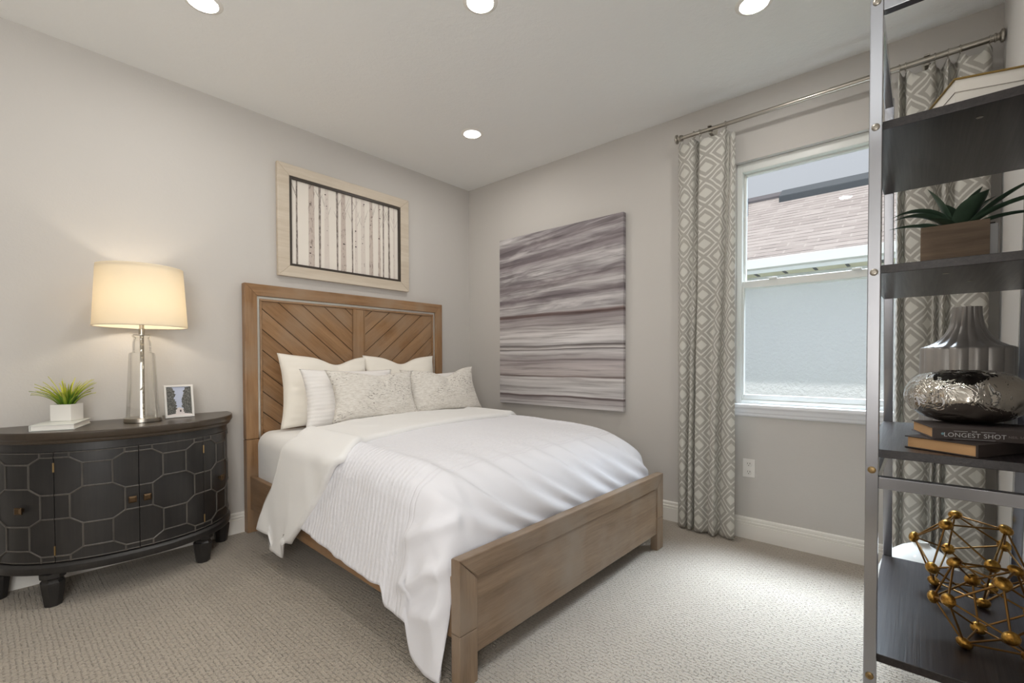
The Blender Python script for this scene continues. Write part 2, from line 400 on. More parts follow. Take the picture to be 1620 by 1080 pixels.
m = MB(); yb = YC - .12
m.box(V0, V0 + .05, yb, yb + .06, VB, VT).box(V1 - .05, V1, yb, yb + .06, VB, VT).box(V0 + .05, V1 - .05, yb, yb + .06, VB, VB + .05).box(V0 + .05, V1 - .05, yb, yb + .06, VT - .05, VT).box(V0 + .05, V1 - .05, yb, yb + .06, 1.43, 1.47)
w2 = struct(m.build('added_window', M_VINYL, bevel=.003, loc=((V0 + V1) / 2, YC - .07, VB)), 'made-up white window behind the camera, added for fill light')
MB().box(V0 + .05, V1 - .05, yb + .028, yb + .032, VB + .05, VT - .05).build('pane', M_PANE, w2)

# recessed ceiling lights
def downlight(x, y, label):
    t = thing('downlight', label, 'ceiling light', (x, y, H), 'recessed downlights in the ceiling')
    MB().lathe([(.058, -.002), (.061, -.006), (.074, -.004), (.080, 0)], (x, y, H), 40, cap=False).build('trim_ring', M_TRIM, t, smooth=60)
    MB().lathe([(.0005, -.0015), (.0585, -.0015), (.0585, -.0005), (.0005, -.0005)], (x, y, H), 40).build('lens', M_CANLENS, t, smooth=30)
    l = bpy.data.lights.new('downlight_bulb', 'AREA'); l.shape = 'DISK'; l.size = .112; l.energy = CAN_POWER; l.color = (1, .97, .93)
    o = bpy.data.objects.new('downlight_bulb', l); C.collection.objects.link(o); o.parent = t; o.location = (0, 0, -.004)
    return t
downlight(-.771, -.854, 'round recessed downlight nearest the room corner')
downlight(-2.437, -.828, 'round recessed downlight above the black cabinet, cut by the photo top')
downlight(-1.60, -1.773, 'round recessed downlight over the middle of the bed')
downlight(-.762, -2.707, 'round recessed downlight nearest the window and shelf')
downlight(-2.437, -2.707, 'round recessed downlight above the camera, out of the picture')

# outlet
t = thing('wall_outlet', 'white double socket outlet on the wall below the window', 'outlet', (0, -2.505, .437))
MB().box(-.006, 0, -2.540, -2.470, .380, .494).build('cover_plate', M_WHITE, t, bevel=.003)
for zz in (.412, .462):
    m = MB(); m.lathe([(.0005, -.0085), (.0155, -.0085), (.017, -.006)], (0, -2.505, zz), 20, axis='x')
    r = m.build('receptacle', M_WHITE, t, smooth=40)
    k = MB(); k.box(-.0089, -.0084, -2.513, -2.510, zz, zz + .009).box(-.0089, -.0084, -2.500, -2.4975, zz, zz + .008).box(-.0089, -.0084, -2.507, -2.503, zz - .010, zz - .005)
    k.build('slot', M_DARKGAP, r)

# ------------------------------------------------------------------ bed
def clip(poly, a, b, c):   # keep a*x+b*z<=c
    out = []
    for i in range(len(poly)):
        p, q = poly[i], poly[(i + 1) % len(poly)]; dp = a * p[0] + b * p[1] - c; dq = a * q[0] + b * q[1] - c
        if dp <= 0: out.append(p)
        if dp * dq < 0:
            k = dp / (dp - dq); out.append((p[0] + k * (q[0] - p[0]), p[1] + k * (q[1] - p[1])))
    return out
bed = thing('bed', 'brown oak bed with chevron headboard and silver inlay', 'bed', (-1.245, -1.1, 0))
HX0, HX1, HT, HY = -2.018, -.392, 1.606, -.062
hb = MB(); hb.box(HX0 + .05, HX1 - .05, -.035, -.012, .25, HT - .05)
hb = hb.build('headboard', WX, bed)
fw = .076
m = MB(); m.prism([(HX0, HT), (HX1, HT), (HX1 - fw, HT - fw), (HX0 + fw, HT - fw)], -.012, HY, 'y'); m.build('top_rail', WX, hb, bevel=.0035)
for s in (0, 1):
    a, b = (HX0, HX0 + fw) if s == 0 else (HX1, HX1 - fw)
    m = MB(); m.prism([(a, .602), (a, HT), (b, HT - fw), (b, .602)], -.012, HY, 'y'); m.build('post', WZ, hb, bevel=.0035)
    m = MB(); m.prism([(a, 0), (a, .599), (b, .599), (b, 0)], -.012, HY - .004, 'y'); m.build('post', WZ, hb, bevel=.003)
sx0, sx1, sz = HX0 + fw, HX1 - fw, HT - fw; sw = .017
m = MB(); m.box(sx0, sx1, -.05, -.02, sz - sw, sz).box(sx0, sx0 + sw, -.05, -.02, .602, sz - sw).box(sx1 - sw, sx1, -.05, -.02, .602, sz - sw); m.build('silver_inlay', M_SILVER, hb, bevel=.002)
ix0, ix1, iz = sx0 + sw, sx1 - sw, sz - sw
m = MB(); q = .014
m.box(ix0, ix1, -.054, -.02, iz - q, iz).box(ix0, ix0 + q, -.054, -.02, .45, iz - q).box(ix1 - q, ix1, -.054, -.02, .45, iz - q); m.build('inner_moulding', WX, hb, bevel=.003)
CX = -1.209
m = MB(); m.box(CX - .042, CX + .042, -.05, -.02, .45, iz - q).box(CX - .051, CX - .042, -.054, -.02, .45, iz - q).box(CX + .042, CX + .051, -.054, -.02, .45, iz - q); m.build('center_stile', WZ, hb, bevel=.002)
for s in (0, 1):
    x0, x1 = (ix0 + q, CX - .051) if s == 0 else (CX + .051, ix1 - q); z0, z1 = .45, iz - q
    a = math.radians(40); dx, dz = (math.sin(a), math.cos(a)) if s == 0 else (-math.sin(a), math.cos(a))
    m = MB(); pw = .104; c0 = -3.0
    xr = x0 if s == 0 else x1
    for k in range(40):
        lo_, hi_ = c0 + k * pw, c0 + (k + 1) * pw
        P = [(x0, z0), (x1, z0), (x1, z1), (x0, z1)]
        cc = dx * xr + dz * z1
        P = clip(P, dx, dz, cc + hi_ + .5 * pw - .0022); P = clip(P, -dx, -dz, -(cc + lo_ + .5 * pw + .0022)) if len(P) > 2 else P
        if len(P) > 2: m.prism(P, -.022, -.043, 'y')
    m.build('chevron_panel', WCL if s == 0 else WCR, hb, bevel=.002)
    MB().box(x0, x1, -.036, -.02, z0, z1).build('panel_backing', M_DARKGAP, hb)
sh = lambda y: .038 * (y + .06)         # the frame runs very slightly out of square
FY, FT, FX0, FX1 = -2.162, .44, -2.094, -.480
fb = MB().box(FX0 + .03, FX1 - .03, FY + .006, FY + .030, .096, FT - .06).build('footboard', FX, bed, bevel=.002)
m = MB(); m.prism([(FX0, FT), (FX1, FT), (FX1 - .078, FT - .078), (FX0 + .084, FT - .078)], FY + .043, FY, 'y'); m.build('top_rail', FX, fb, bevel=.004)
for s in (0, 1):
    a, b = (FX0, FX0 + .084) if s == 0 else (FX1, FX1 - .078)
    m = MB(); m.prism([(a, .186), (a, FT), (b, FT - abs(b - a)), (b, .186)], FY + .043, FY, 'y'); m.build('post', FZ, fb, bevel=.003)
    m = MB(); m.prism([(a, 0), (a, .1845), (b, .1845), (b, 0)], FY + .043, FY, 'y'); m.build('post', FZ, fb, bevel=.003)
for s in (0, 1):
    xa = HX0 + .02 if s == 0 else HX1 - .05
    P = lambda y, z: [(xa + sh(y), y, z), (xa + .03 + sh(y), y, z)]
    a, b = HY - .002, FY + .045
    v = P(a, .152) + P(a, .366) + P(b, .152) + P(b, .366)
    m = MB(); m.add(v, [(0, 1, 3, 2), (4, 6, 7, 5), (0, 2, 6, 4), (1, 5, 7, 3), (2, 3, 7, 6), (0, 4, 5, 1)]); m.build('side_rail', WY, bed, bevel=.004)
m = MB()
for k in range(9):
    y = -.2 - k * .225; m.box(HX0 + .05 + sh(y), HX1 - .05 + sh(y), y - .04, y + .04, .20, .22)
m.build('slat_base', WX, bed)

def sm(t): t = max(0, min(1, t)); return t * t * (3 - 2 * t)
# mattress in its fitted sheet
m = MB(); L = []
def mat_sec(y, grow=0.):
    grow = -.03 * sm((-.75 - y) / .5)
    x0, x1 = -1.965 + sh(y), -.445 + sh(y); z0, z1, r = .222, .652 + grow, .085
    pts = []
    for cx_, cz_, a0, rr in ((x1 - r, z1 - r, 0, r), (x0 + r, z1 - r, 90, r), (x0 + .04, z0 + .04, 180, .04), (x1 - .04, z0 + .04, 270, .04)):
        for i in range(9):
            a = math.radians(a0 + i * 90 / 8); pts.append((cx_ + rr * math.cos(a), cz_ + rr * math.sin(a)))
    return pts
ys = [-.075, -.078, -.088, -.105, -.13] + [-.2 - .1 * i for i in range(17)] + [-1.85] + [-1.93, -1.955, -1.975, -1.99, -2.0]
for i, y in enumerate(ys):
    e = min(i, len(ys) - 1 - i); gr = ([-.055, -.03, -.015, -.005, 0] if i < 8 else [-.14, -.09, -.055, -.03, -.012])[min(e, 4)]
    row = []
    for (x, z) in mat_sec(y):
        cx_, cz_ = -1.205 + sh(y), .44
        d = math.hypot(x - cx_, z - cz_); x += (x - cx_) / d * gr; z += (z - cz_) / d * gr
        wv = .006 * noise.noise(Vector((x * 9, y * 14, z * 2)))
        row.append((x + wv, y, z + wv * .6))
    L.append(row)
m.grid(L, closed_u=True); n = len(L[0]); m.f += [tuple(range(n)), tuple((len(L) - 1) * n + j for j in range(n))]; m.mi += [0, 0]
tag(m.build('mattress', M_SHEET, smooth=60, loc=(-1.245, -1.1, .222)), 'mattress in a white fitted sheet on the oak bed', 'mattress')

# duvet ----------------------------------------------------------
def lerp(a, b, t): return a + (b - a) * t
def interp(pts, x):
    if x <= pts[0][0]: return pts[0][1]
    for (a, fa), (b, fb_) in zip(pts, pts[1:]):
        if x <= b:
            t = (x - a) / (b - a); t = t * t * (3 - 2 * t) if False else t; return lerp(fa, fb_, t)
    return pts[-1][1]
def sm(t): t = max(0, min(1, t)); return t * t * (3 - 2 * t)
def section(xl, xr, ztop, heml, hemr, flare=.075, n=(30, 14, 64, 12, 10), rad=.15):
    """points of one cross section from left hem over the top to the right hem, with running length"""
    r = min(rad, max(.04, (ztop - heml) * .6)); rx = .16; P = []
    for i in range(n[0]):
        t = i / n[0]; P.append((lerp(xl - flare, xl - .02, t ** .9), lerp(heml, ztop - r, t), 'L'))
    for i in range(n[1]):
        a = PI - i / n[1] * PI / 2; P.append((xl - .02 + rx + rx * math.cos(a), ztop - r + r * math.sin(a), 'L' if i < 5 else 'T'))
    x0, x1 = xl - .02 + rx, xr + .02 - rx
    for i in range(n[2] + 1):
        t = i / n[2]; P.append((lerp(x0, x1, t), ztop + .014 * math.sin(PI * t) - .012, 'T'))
    for i in range(1, n[3] + 1):
        a = PI / 2 - i / n[3] * PI / 2; P.append((x1 + rx * math.cos(a), ztop - r + r * math.sin(a), 'T' if i < 7 else 'R'))
    for i in range(1, n[4] + 1):
        t = i / n[4]; P.append((lerp(xr + .02, xr + .06, t), lerp(ztop - r, hemr, t), 'R'))
    return P
FPp = [(-.80, .705), (-1.0, .71), (-1.25, .715), (-1.45, .708), (-1.6, .704), (-1.75, .694), (-1.87, .675), (-1.96, .642), (-2.02, .598), (-2.062, .545), (-2.086, .49), (-2.097, .44), (-2.10, .40), (-2.10, .372)]
# resample the foot profile by length
def resample(pts, step):
    out = [pts[0]]; acc = 0
    dens = []
    for a, b in zip(pts, pts[1:]):
        k = 24
        for i in range(k): dens.append((lerp(a[0], b[0], i / k), lerp(a[1], b[1], i / k)))
    dens.append(pts[-1]); last = dens[0]; run = 0
    for p in dens[1:]:
        run += math.hypot(p[0] - last[0], p[1] - last[1]); last = p
        if run >= step: out.append(p); run = 0
    return out
def smooth_pts(pts, it=6):
    for _ in range(it): pts = [pts[0]] + [((a[0] + 2 * b[0] + c[0]) / 4, (a[1] + 2 * b[1] + c[1]) / 4) for a, b, c in zip(pts, pts[1:], pts[2:])] + [pts[-1]]
    return pts
prof = smooth_pts(resample(FPp, .0105), 12)
def heml_at(y):
    h = interp([(-2.11, .028), (-2.06, .022), (-2.0, .022), (-1.965, .04), (-1.94, .07), (-1.925, .10), (-1.914, .168), (-1.77, .176), (-1.745, .234), (-1.62, .232), (-1.25, .252), (-.93, .282), (-.8, .29)], y)
    return h + .006 * noise.noise(Vector((y * 17, 3, 0)))
RID = [(-2.02, .040, .014), (-1.86, .030, .016), (-1.66, .045, .017), (-1.50, .028, .010), (-1.30, .045, .015), (-1.13, .030, .010), (-.93, .045, .013), (-.74, .032, .009), (-.60, .035, .010)]
rows = []; uvs = []; q = 0; py, pz = prof[0]
for (y, zt) in prof:
    q += math.hypot(y - py, zt - pz); py, pz = y, zt
    P = section(-1.985 + sh(y), -.435 + sh(y), zt, heml_at(y), .27 if y > -1.9 else lerp(.27, .36, sm((-1.9 - y) / .15)))
    row = []; uv = []; sl = 0
    for i, (x, z, k) in enumerate(P):
        if i: sl += math.hypot(x - P[i - 1][0], z - P[i - 1][1])
        row.append(Vector((x, y, z))); uv.append((sl, q))
    rows.append(row); uvs.append(uv)
def wrinkle(p, kind, q):
    x, y, z = p; f = .007 * noise.noise(Vector((x * 3.2, y * 3.2, z * 3.2))) + .0035 * noise.noise(Vector((x * 9, y * 7, z * 9 + 4)))
    # swagged folds running down over the foot end
    drop = .70 - z
    if y < -1.70 and drop > -.02:
        dd = max(0, drop); env = sm((dd + .01) / .09) * sm((.33 - dd) / .10)
        for (xk, wd, am) in RID:
            xc = xk + sh(y) + .34 * (dd / .28) ** 1.7
            d = (x - xc) / (wd * (.8 + dd * 2.2)); f += am * env * (math.exp(-d * d) - .6 * math.exp(-(d - 1.7) ** 2)) * sm((x + 2.02 - sh(y)) / .12)
    if kind == 'L' or x < -1.93 + sh(y):
        side = sm((.66 - z) / .1)
        s = (y + .55 * z)
        f += side * (.009 * noise.noise(Vector((s * 8, z * 1.5, 1))) + .003 * noise.noise(Vector((s * 26, z * 3, 5))))
        cor = sm((-1.80 - y) / .14)
        if cor > 0:
            ph = (z + .55 * (y + 2.0)) * 40 + 1.6 * noise.noise(Vector((y * 9, z * 6, 2)))
            f += cor * (.019 * (1.5 * (.5 + .5 * math.sin(ph)) ** 2 - .6) * sm((z - .16) / .1) * sm((.62 - z) / .12) + .008 * noise.noise(Vector((y * 11, z * 5, 9))))
            f *= sm((y + 2.10) / .05)
            f += .026 * cor * sm((y + 2.10) / .04) * sm((z - .02) / .25) * sm((.60 - z) / .2)
    return f
def displace(rows, kinds, qs, fn):
    a, b = len(rows), len(rows[0]); out = []
    for i in range(a):
        r = []
        for j in range(b):
            du = rows[i][min(j + 1, b - 1)] - rows[i][max(j - 1, 0)]; dv = rows[min(i + 1, a - 1)][j] - rows[max(i - 1, 0)][j]
            nrm = du.cross(dv)
            if nrm.length < 1e-12: nrm = Vector((0, 0, 1))
            nrm.normalize(); 
            r.append(rows[i][j] + nrm * -fn(rows[i][j], kinds[j], qs[i]))
        out.append(r)
    return out
kinds = [k for (_, _, k) in section(-1.985, -.435, .7, .2, .27)]
drows = displace(rows, kinds, [u[0][1] for u in uvs], wrinkle)
for r in drows:
    for v in r:
        v.y = max(v.y, FY + .05)
m = MB(); m.grid(drows, uv=uvs)
duv = tag(m.build('duvet', M_DUVET, smooth=180, solid=.012, loc=(-1.245, -1.1, .66)), 'white textured duvet spread over the bed, its corner hanging by the footboard', 'duvet')

# turned-back band of the duvet
rows = []
NT_ = 22
def yh_at(x, z):  # head-side edge
    top = interp([(-2.0, -.70), (-1.9, -.64), (-1.5, -.535), (-1.0, -.50), (-.4, -.52)], x)
    if x < -1.9 and z < .69: return lerp(-.505, -.66, sm((z - .15) / .55))
    return top
def yf_at(x, z):  # fold edge
    top = interp([(-2.05, -1.29), (-1.98, -1.26), (-1.8, -1.185), (-1.45, -1.12), (-1.0, -1.06), (-.6, -1.03), (-.3, -.98)], x)
    if x < -1.93 and z < .68: return lerp(-.86, -1.29, max(0, (z - .17) / .50) ** .85)
    return top
for i in range(NT_ + 1):
    t = i / NT_; bulge = sm(t / .12) if t < .5 else 1
    P = section(-2.0 + sh(-.9), -.42 + sh(-.9), (.700 + .040 * bulge), .175, .35, flare=.078)
    row = []
    for (x, z, k) in P:
        y = lerp(yh_at(x, z), yf_at(x, z), t)
        if k == 'L' and z < .4:           # lower layer shows past the first hem
            if y < -.70 and y > -.86: z = z - .075 * sm((.30 - z) / .12)
        nx = -.026 * bulge * sm((.70 - z) / .06) if x < -1.9 else 0
        row.append(Vector((x + nx, y, z)))
    rows.append(row)
def wr2(p, k, q):
    x, y, z = p
    f = .006 * noise.noise(Vector((x * 4, y * 5, z * 4))) + .003 * noise.noise(Vector((x * 11, y * 12, z * 5)))
    if k == 'L': s = y - .5 * z; f += .014 * noise.noise(Vector((s * 7, z * .8, 7)))
    return f
drows = displace(rows, kinds, [0] * len(rows), wr2)
# roll the fold edge down and under
roll = []
for k in range(1, 9):
    a = k / 8 * PI; r = []
    for j, v in enumerate(drows[-1]):
        prev = drows[-2][j]; tan = (v - prev).normalized()
        du = drows[-1][min(j + 1, len(kinds) - 1)] - drows[-1][max(j - 1, 0)]; nrm = du.cross(tan)
        nrm.normalize(); nrm = -nrm if (nrm.z < 0 if kinds[j] == 'T' else nrm.x > 0 if kinds[j] == 'L' else nrm.x < 0) else nrm
        R_ = .021
        r.append(v + tan * R_ * math.sin(a) * 1.1 - nrm * R_ * (1 - math.cos(a)))
    roll.append(r)
m = MB(); m.grid(drows + roll)
tag_o = m.build('turned_back_fold', M_SHEET, duv, smooth=180, solid=.010); tag_o['label'] = 'plain white underside of the duvet folded back'

# pillows ----------------------------------------------------------
def pillow(name, label, w, h, th, loc, tilt, yaw, mt, seed, roll=0., notch=None, group=None, pinch=.07, wr=1., corner=1.):
    N = 44; F, B = [], []
    for i in range(N + 1):
        v = -1 + 2 * i / N; fr, br = [], []
        for j in range(N + 1):
            u = -1 + 2 * j / N
            # edge bow and pointed corners
            ex = 1 - pinch * (1 - v * v) + .02 * corner * (v * v) * (u * u); ez = 1 - pinch * (1 - u * u) * 1.1
            x = w / 2 * u * ex; z = h / 2 * v * ez
            fu, fv = max(0, 1 - u * u), max(0, 1 - v * v)
            T_ = th / 2 * (fu ** .42) * (fv ** .42) * (1 - .12 * v)
            if notch:
                nu, nd = notch; k = math.exp(-((u - nu) / .34) ** 2) * sm((v + .3) / 1.3)
                z -= nd * k; T_ *= 1 - .25 * math.exp(-((u - nu) / .12) ** 2) * sm((v + .1) / .9)
            p = Vector((x * 5 + seed * 7, z * 5, seed))
            ed = (1 - fu * fv)
            wk = wr * (.013 * noise.noise(p) + .006 * noise.noise(Vector((x * 12 + seed * 3, z * 9, seed))) + .010 * ed * noise.noise(Vector((x * 8 + seed, z * 30, seed))) * (fu * fv > 0))
            k2 = min(1, 3 * min(fu, fv)); sag = .012 * (1 - v) * 0
            fr.append((x + .004 * noise.noise(p * 2), -(T_ + wk * k2), z)); br.append((x + .004 * noise.noise(p * 2), T_ + wk * k2 * .5, z))
        F.append(fr); B.append(br)
    m = MB(); m.grid(F); m.grid([list(reversed(r)) for r in B])
    o = m.build(name, mt, smooth=180, merge=True)
    o.rotation_euler = (-tilt, roll, yaw); o.rotation_mode = 'XYZ'
    Rm = o.rotation_euler.to_matrix(); o.location = Vector(loc) + Rm @ Vector((0, 0, h / 2))
    return tag(o, label, 'pillow', group)
R = math.radians
pillow('pillow', 'cream pillow leaning on the left half of the headboard', .64, .50, .17, (-1.545, -.225, .655), R(10), R(0), M_CREAM, 1, roll=R(2), notch=(.25, .05), group='white bed pillows')
pillow('pillow', 'cream pillow leaning on the right half of the headboard', .66, .50, .17, (-.90, -.225, .655), R(10), R(0), M_CREAM, 2, notch=(0, .05), group='white bed pillows')
pillow('pillow', 'white ribbed pillow in the middle row, left of the pair', .68, .40, .17, (-1.44, -.39, .66), R(14), R(0), M_STRIPE, 3, roll=R(1), group='white bed pillows')
pillow('pillow', 'white ribbed pillow in the middle row, right of the pair, mostly hidden', .66, .36, .17, (-.78, -.39, .66), R(14), R(0), M_STRIPE, 4, group='white bed pillows')
pillow('cushion', 'beige flecked lumbar cushion in front on the left', .65, .36, .15, (-1.352, -.545, .70), R(20), R(-3), M_BOUCLE, 5, roll=R(1.5), pinch=.11, notch=(.1, .018), group='beige flecked cushions')
pillow('cushion', 'beige flecked lumbar cushion in front on the right, with a dented top', .66, .37, .15, (-.735, -.535, .70), R(20), R(-8), M_BOUCLE, 6, roll=R(-2), notch=(.15, .055), pinch=.10, group='beige flecked cushions')

# ------------------------------------------------------------------ curtains and rod
RX, RZ = -.105, 2.545
rod = thing('curtain_rod', 'brushed nickel curtain rod above the window', 'curtain rod', (RX, -2.825, RZ))
m = MB(); m.tube([(RX, -2.10, RZ), (RX, -2.92, RZ)], .0115, 16).tube([(RX, -2.915, RZ), (RX, -3.545, RZ)], .0140, 16); m.build('pole', M_NICKEL, rod, smooth=40)
for yy, s in ((-2.09, 1), (-3.552, -1)):
    pr = [(.0145, -.035), (.0145, -.022), (.019, -.020), (.019, -.016), (.0155, -.013), (.0155, -.006), (.020, -.002), (.027, .000), (.0285, .004), (.0285, .008), (.024, .012), (.0005, .014)]
    MB().lathe([(r, h * s) for r, h in pr], (RX, yy, RZ), 28, axis='y').build('finial', M_NICKEL, rod, smooth=40)
for yy in (-2.295, -3.305):
    m = MB(); m.box(RX - .017, RX + .017, yy - .011, yy + .011, RZ + .012, RZ + .0185).box(RX - .004, 0, yy - .008, yy + .008, RZ - .028, RZ - .016).box(-.005, 0, yy - .014, yy + .014, RZ - .055, RZ + .03).box(RX + .012, RX + .019, yy - .011, yy + .011, RZ - .02, RZ + .0185)
    m.build('bracket', M_NICKEL, rod, bevel=.002)

def catmull(P, n):
    out = []; k = len(P)
    for i in range(k - 1):
        p0, p1, p2, p3 = P[max(i - 1, 0)], P[i], P[i + 1], P[min(i + 2, k - 1)]
        for j in range(n):
            t = j / n; f = lambda a: .5 * (2 * p1[a] + (p2[a] - p0[a]) * t + (2 * p0[a] - 5 * p1[a] + 4 * p2[a] - p3[a]) * t * t + (3 * p1[a] - p0[a] - 3 * p2[a] + p3[a]) * t ** 3)
            out.append((f(0), f(1)))
    out.append(P[-1]); return out
def curtain(label, top, bot, rings, z0, u0, seed):
    y_mid = (top[0][0] + top[-1][0]) / 2
    t = thing('curtain', label, 'curtain', (RX, y_mid, z0), 'patterned window curtains')
    A, B = catmull(top, 9), catmull(bot, 9)
    L = [u0]
    for a, b in zip(B, B[1:]): L.append(L[-1] + math.hypot(a[0] - b[0], a[1] - b[1]) * 1.02)
    rows, uv = [], []; ZT = 2.515; NZ = 90
    ring_idx = [min(range(len(A)), key=lambda i: abs(A[i][0] - r)) for r in rings]
    for k in range(NZ + 1):
        f = k / NZ; row, u = [], []
        for i, (a, b) in enumerate(zip(A, B)):
            w_ = sm(f * 1.05) ** .8
            y, x = lerp(a[0], b[0], w_), lerp(a[1], b[1], w_)
            d = min(abs(A[i][0] - r) for r in rings); sag = min(.03, 1.0 * d * d * 40 + 0) * (1 - f) ** 8
            z = lerp(ZT - sag, z0 + .006 * noise.noise(Vector((i * .3, seed, 0))), f)
            x += .004 * noise.noise(Vector((y * 20, z * 3, seed))); y += .003 * noise.noise(Vector((y * 20, z * 3, seed + 5)))
            row.append((x, y, z)); u.append((L[i], z - z0))
        rows.append(row); uv.append(u)
    m = MB(); m.grid(rows, uv=uv)
    m.build('fabric_panel', M_CURT, t, smooth=180, solid=.002)
    for r in rings:
        m = MB(); m.tube([(RX + .019 * math.cos(a * PI / 10), r + .002 * math.sin(a), RZ - .003 + .019 * math.sin(a * PI / 10)) for a in range(20)], .0018, 8, closed=True)
        m.box(RX - .004, RX + .004, r - .002, r + .002, RZ - .036, RZ - .021)
        m.build('ring', M_NICKEL, t, smooth=50)
    return t
topL = [(-2.095, -.10), (-2.125, -.122), (-2.165, -.128), (-2.196, -.118), (-2.203, -.075), (-2.212, -.06), (-2.226, -.072), (-2.234, -.118), (-2.26, -.130), (-2.31, -.132), (-2.36, -.128), (-2.386, -.116), (-2.392, -.08), (-2.402, -.075), (-2.412, -.10), (-2.425, -.112), (-2.44, -.095)]
botL = [(-2.095, -.085), (-2.118, -.118), (-2.145, -.112), (-2.158, -.072), (-2.172, -.125), (-2.190, -.120), (-2.198, -.062), (-2.214, -.120), (-2.232, -.132), (-2.262, -.128), (-2.290, -.098), (-2.305, -.128), (-2.338, -.142), (-2.350, -.085), (-2.375, -.105), (-2.42, -.13), (-2.455, -.118)]
curtain('long lattice-patterned curtain on the left side of the window, next to the bed foot', topL, botL, [-2.118, -.0 - 2.196, -2.232, -2.388], .014, .02, 1)
topR = [(-3.200, -.10), (-3.206, -.13), (-3.222, -.07), (-3.235, -.12), (-3.262, -.132), (-3.30, -.13), (-3.332, -.12), (-3.342, -.07), (-3.36, -.065), (-3.378, -.12), (-3.392, -.075), (-3.408, -.07), (-3.421, -.12), (-3.45, -.13), (-3.49, -.13), (-3.516, -.12), (-3.528, -.09)]
botR = [(-3.195, -.09), (-3.210, -.128), (-3.228, -.075), (-3.245, -.125), (-3.275, -.135), (-3.305, -.125), (-3.328, -.085), (-3.340, -.125), (-3.352, -.075), (-3.368, -.13), (-3.380, -.085), (-3.396, -.128), (-3.425, -.135), (-3.455, -.13), (-3.49, -.125), (-3.512, -.12), (-3.525, -.10)]
curtain('long lattice-patterned curtain in the right corner behind the chrome shelf', topR, botR, [-3.204, -3.228, -3.334, -3.380, -3.421, -3.517], .014, .05, 2)

# ------------------------------------------------------------------ pictures on the walls
def m_canvas():
    t = NT('streaked canvas painting'); v = t.coords(); sep = t.n('SeparateXYZ', {0: v}); y, z = sep.outputs['Y'], sep.outputs['Z']
    wob = t.noise(t.n('Mapping', {'Vector': v, 'Scale': (1, 1.1, 2.2)}).outputs[0], 1.6, 3)
    # strokes slope gently near the top
    slope = t.math('MULTIPLY', t.n('MapRange', {'Value': z, 'From Min': .0, 'From Max': .70, 'To Min': 0, 'To Max': .10}).outputs[0], y)
    zz = t.math('ADD', t.math('ADD', z, slope), t.math('MULTIPLY', t.math('SUBTRACT', wob, .5), .03))
    st = t.n('CombineXYZ', {0: 0.0, 1: t.math('MULTIPLY', y, 1.1), 2: t.math('MULTIPLY', zz, 44.0)}).outputs[0]
    s1 = t.noise(st, 1.0, 5, .62, .3)
    st2 = t.n('CombineXYZ', {0: 3.0, 1: t.math('MULTIPLY', y, 1.6), 2: t.math('MULTIPLY', zz, 10.0)}).outputs[0]
    s2 = t.noise(st2, 1.0, 4, .6, .5)
    P = lambda p: (p, )
    h = t.math('DIVIDE', t.math('ADD', zz, .727), 1.454)      # 0 bottom .. 1 top
    LG, MG, DG, BR, W = S(206, 203, 203), S(170, 163, 163), S(128, 119, 122), S(96, 74, 68), S(226, 224, 224)
    base = t.ramp(h, [(0, LG), (.05, MG), (.055, S(120, 112, 112)), (.06, S(116, 98, 96)), (.066, LG), (.13, S(196, 193, 192)), (.165, S(212, 208, 207)), (.17, BR), (.178, S(188, 180, 178)), (.25, S(180, 172, 172)), (.262, S(128, 120, 120)), (.27, MG), (.315, LG), (.322, S(70, 58, 56)), (.328, S(216, 212, 210)), (.345, S(90, 82, 82)), (.35, LG), (.41, S(212, 208, 207)), (.46, MG), (.505, S(158, 150, 150)), (.515, BR), (.525, S(140, 120, 116)), (.535, S(204, 200, 200))])
    up = t.ramp(h, [(.535, LG), (.58, S(196, 192, 192)), (.62, DG), (.66, S(200, 196, 196)), (.70, S(150, 142, 144)), (.75, S(206, 203, 203)), (.80, S(190, 185, 186)), (.85, S(132, 123, 126)), (.90, S(186, 181, 182)), (.94, S(150, 142, 144)), (1.0, S(200, 196, 196))])
    col = t.mix(t.n('MapRange', {'Value': h, 'From Min': .53, 'From Max': .54}).outputs[0], base, up)
    dark = t.ramp(s2, [(.40, (1, 1, 1, 1)), (.58, (0, 0, 0, 1))])
    amt = t.n('MapRange', {'Value': h, 'From Min': .45, 'From Max': .62, 'To Min': .10, 'To Max': .72}).outputs[0]
    col = t.mix(t.math('MULTIPLY', t.math('SUBTRACT', 1.0, dark), amt), col, S(100, 91, 96))
    st3 = t.ramp(s1, [(.36, (.62, .60, .60, 1)), (.50, (1, 1, 1, 1)), (.66, (1.2, 1.2, 1.2, 1))])
    col = t.mix(1.0, col, st3, 'MULTIPLY')
    lite = t.ramp(s1, [(.66, (0, 0, 0, 1)), (.74, (1, 1, 1, 1))])
    col = t.mix(t.math('MULTIPLY', lite, .7), col, W)
    return t.pbr(color=col, rough=.6, spec=.3, normal=t.bump(s1, .15, .002))
M_CANVAS = m_canvas()
cv = MB().box(-.042, -.003, -1.668, -.442, .728, 2.182).build('canvas_painting', M_CANVAS, bevel=.004, loc=(-.02, -1.055, 1.455))
tag(cv, 'large unframed grey streaked abstract canvas on the window wall', 'painting')

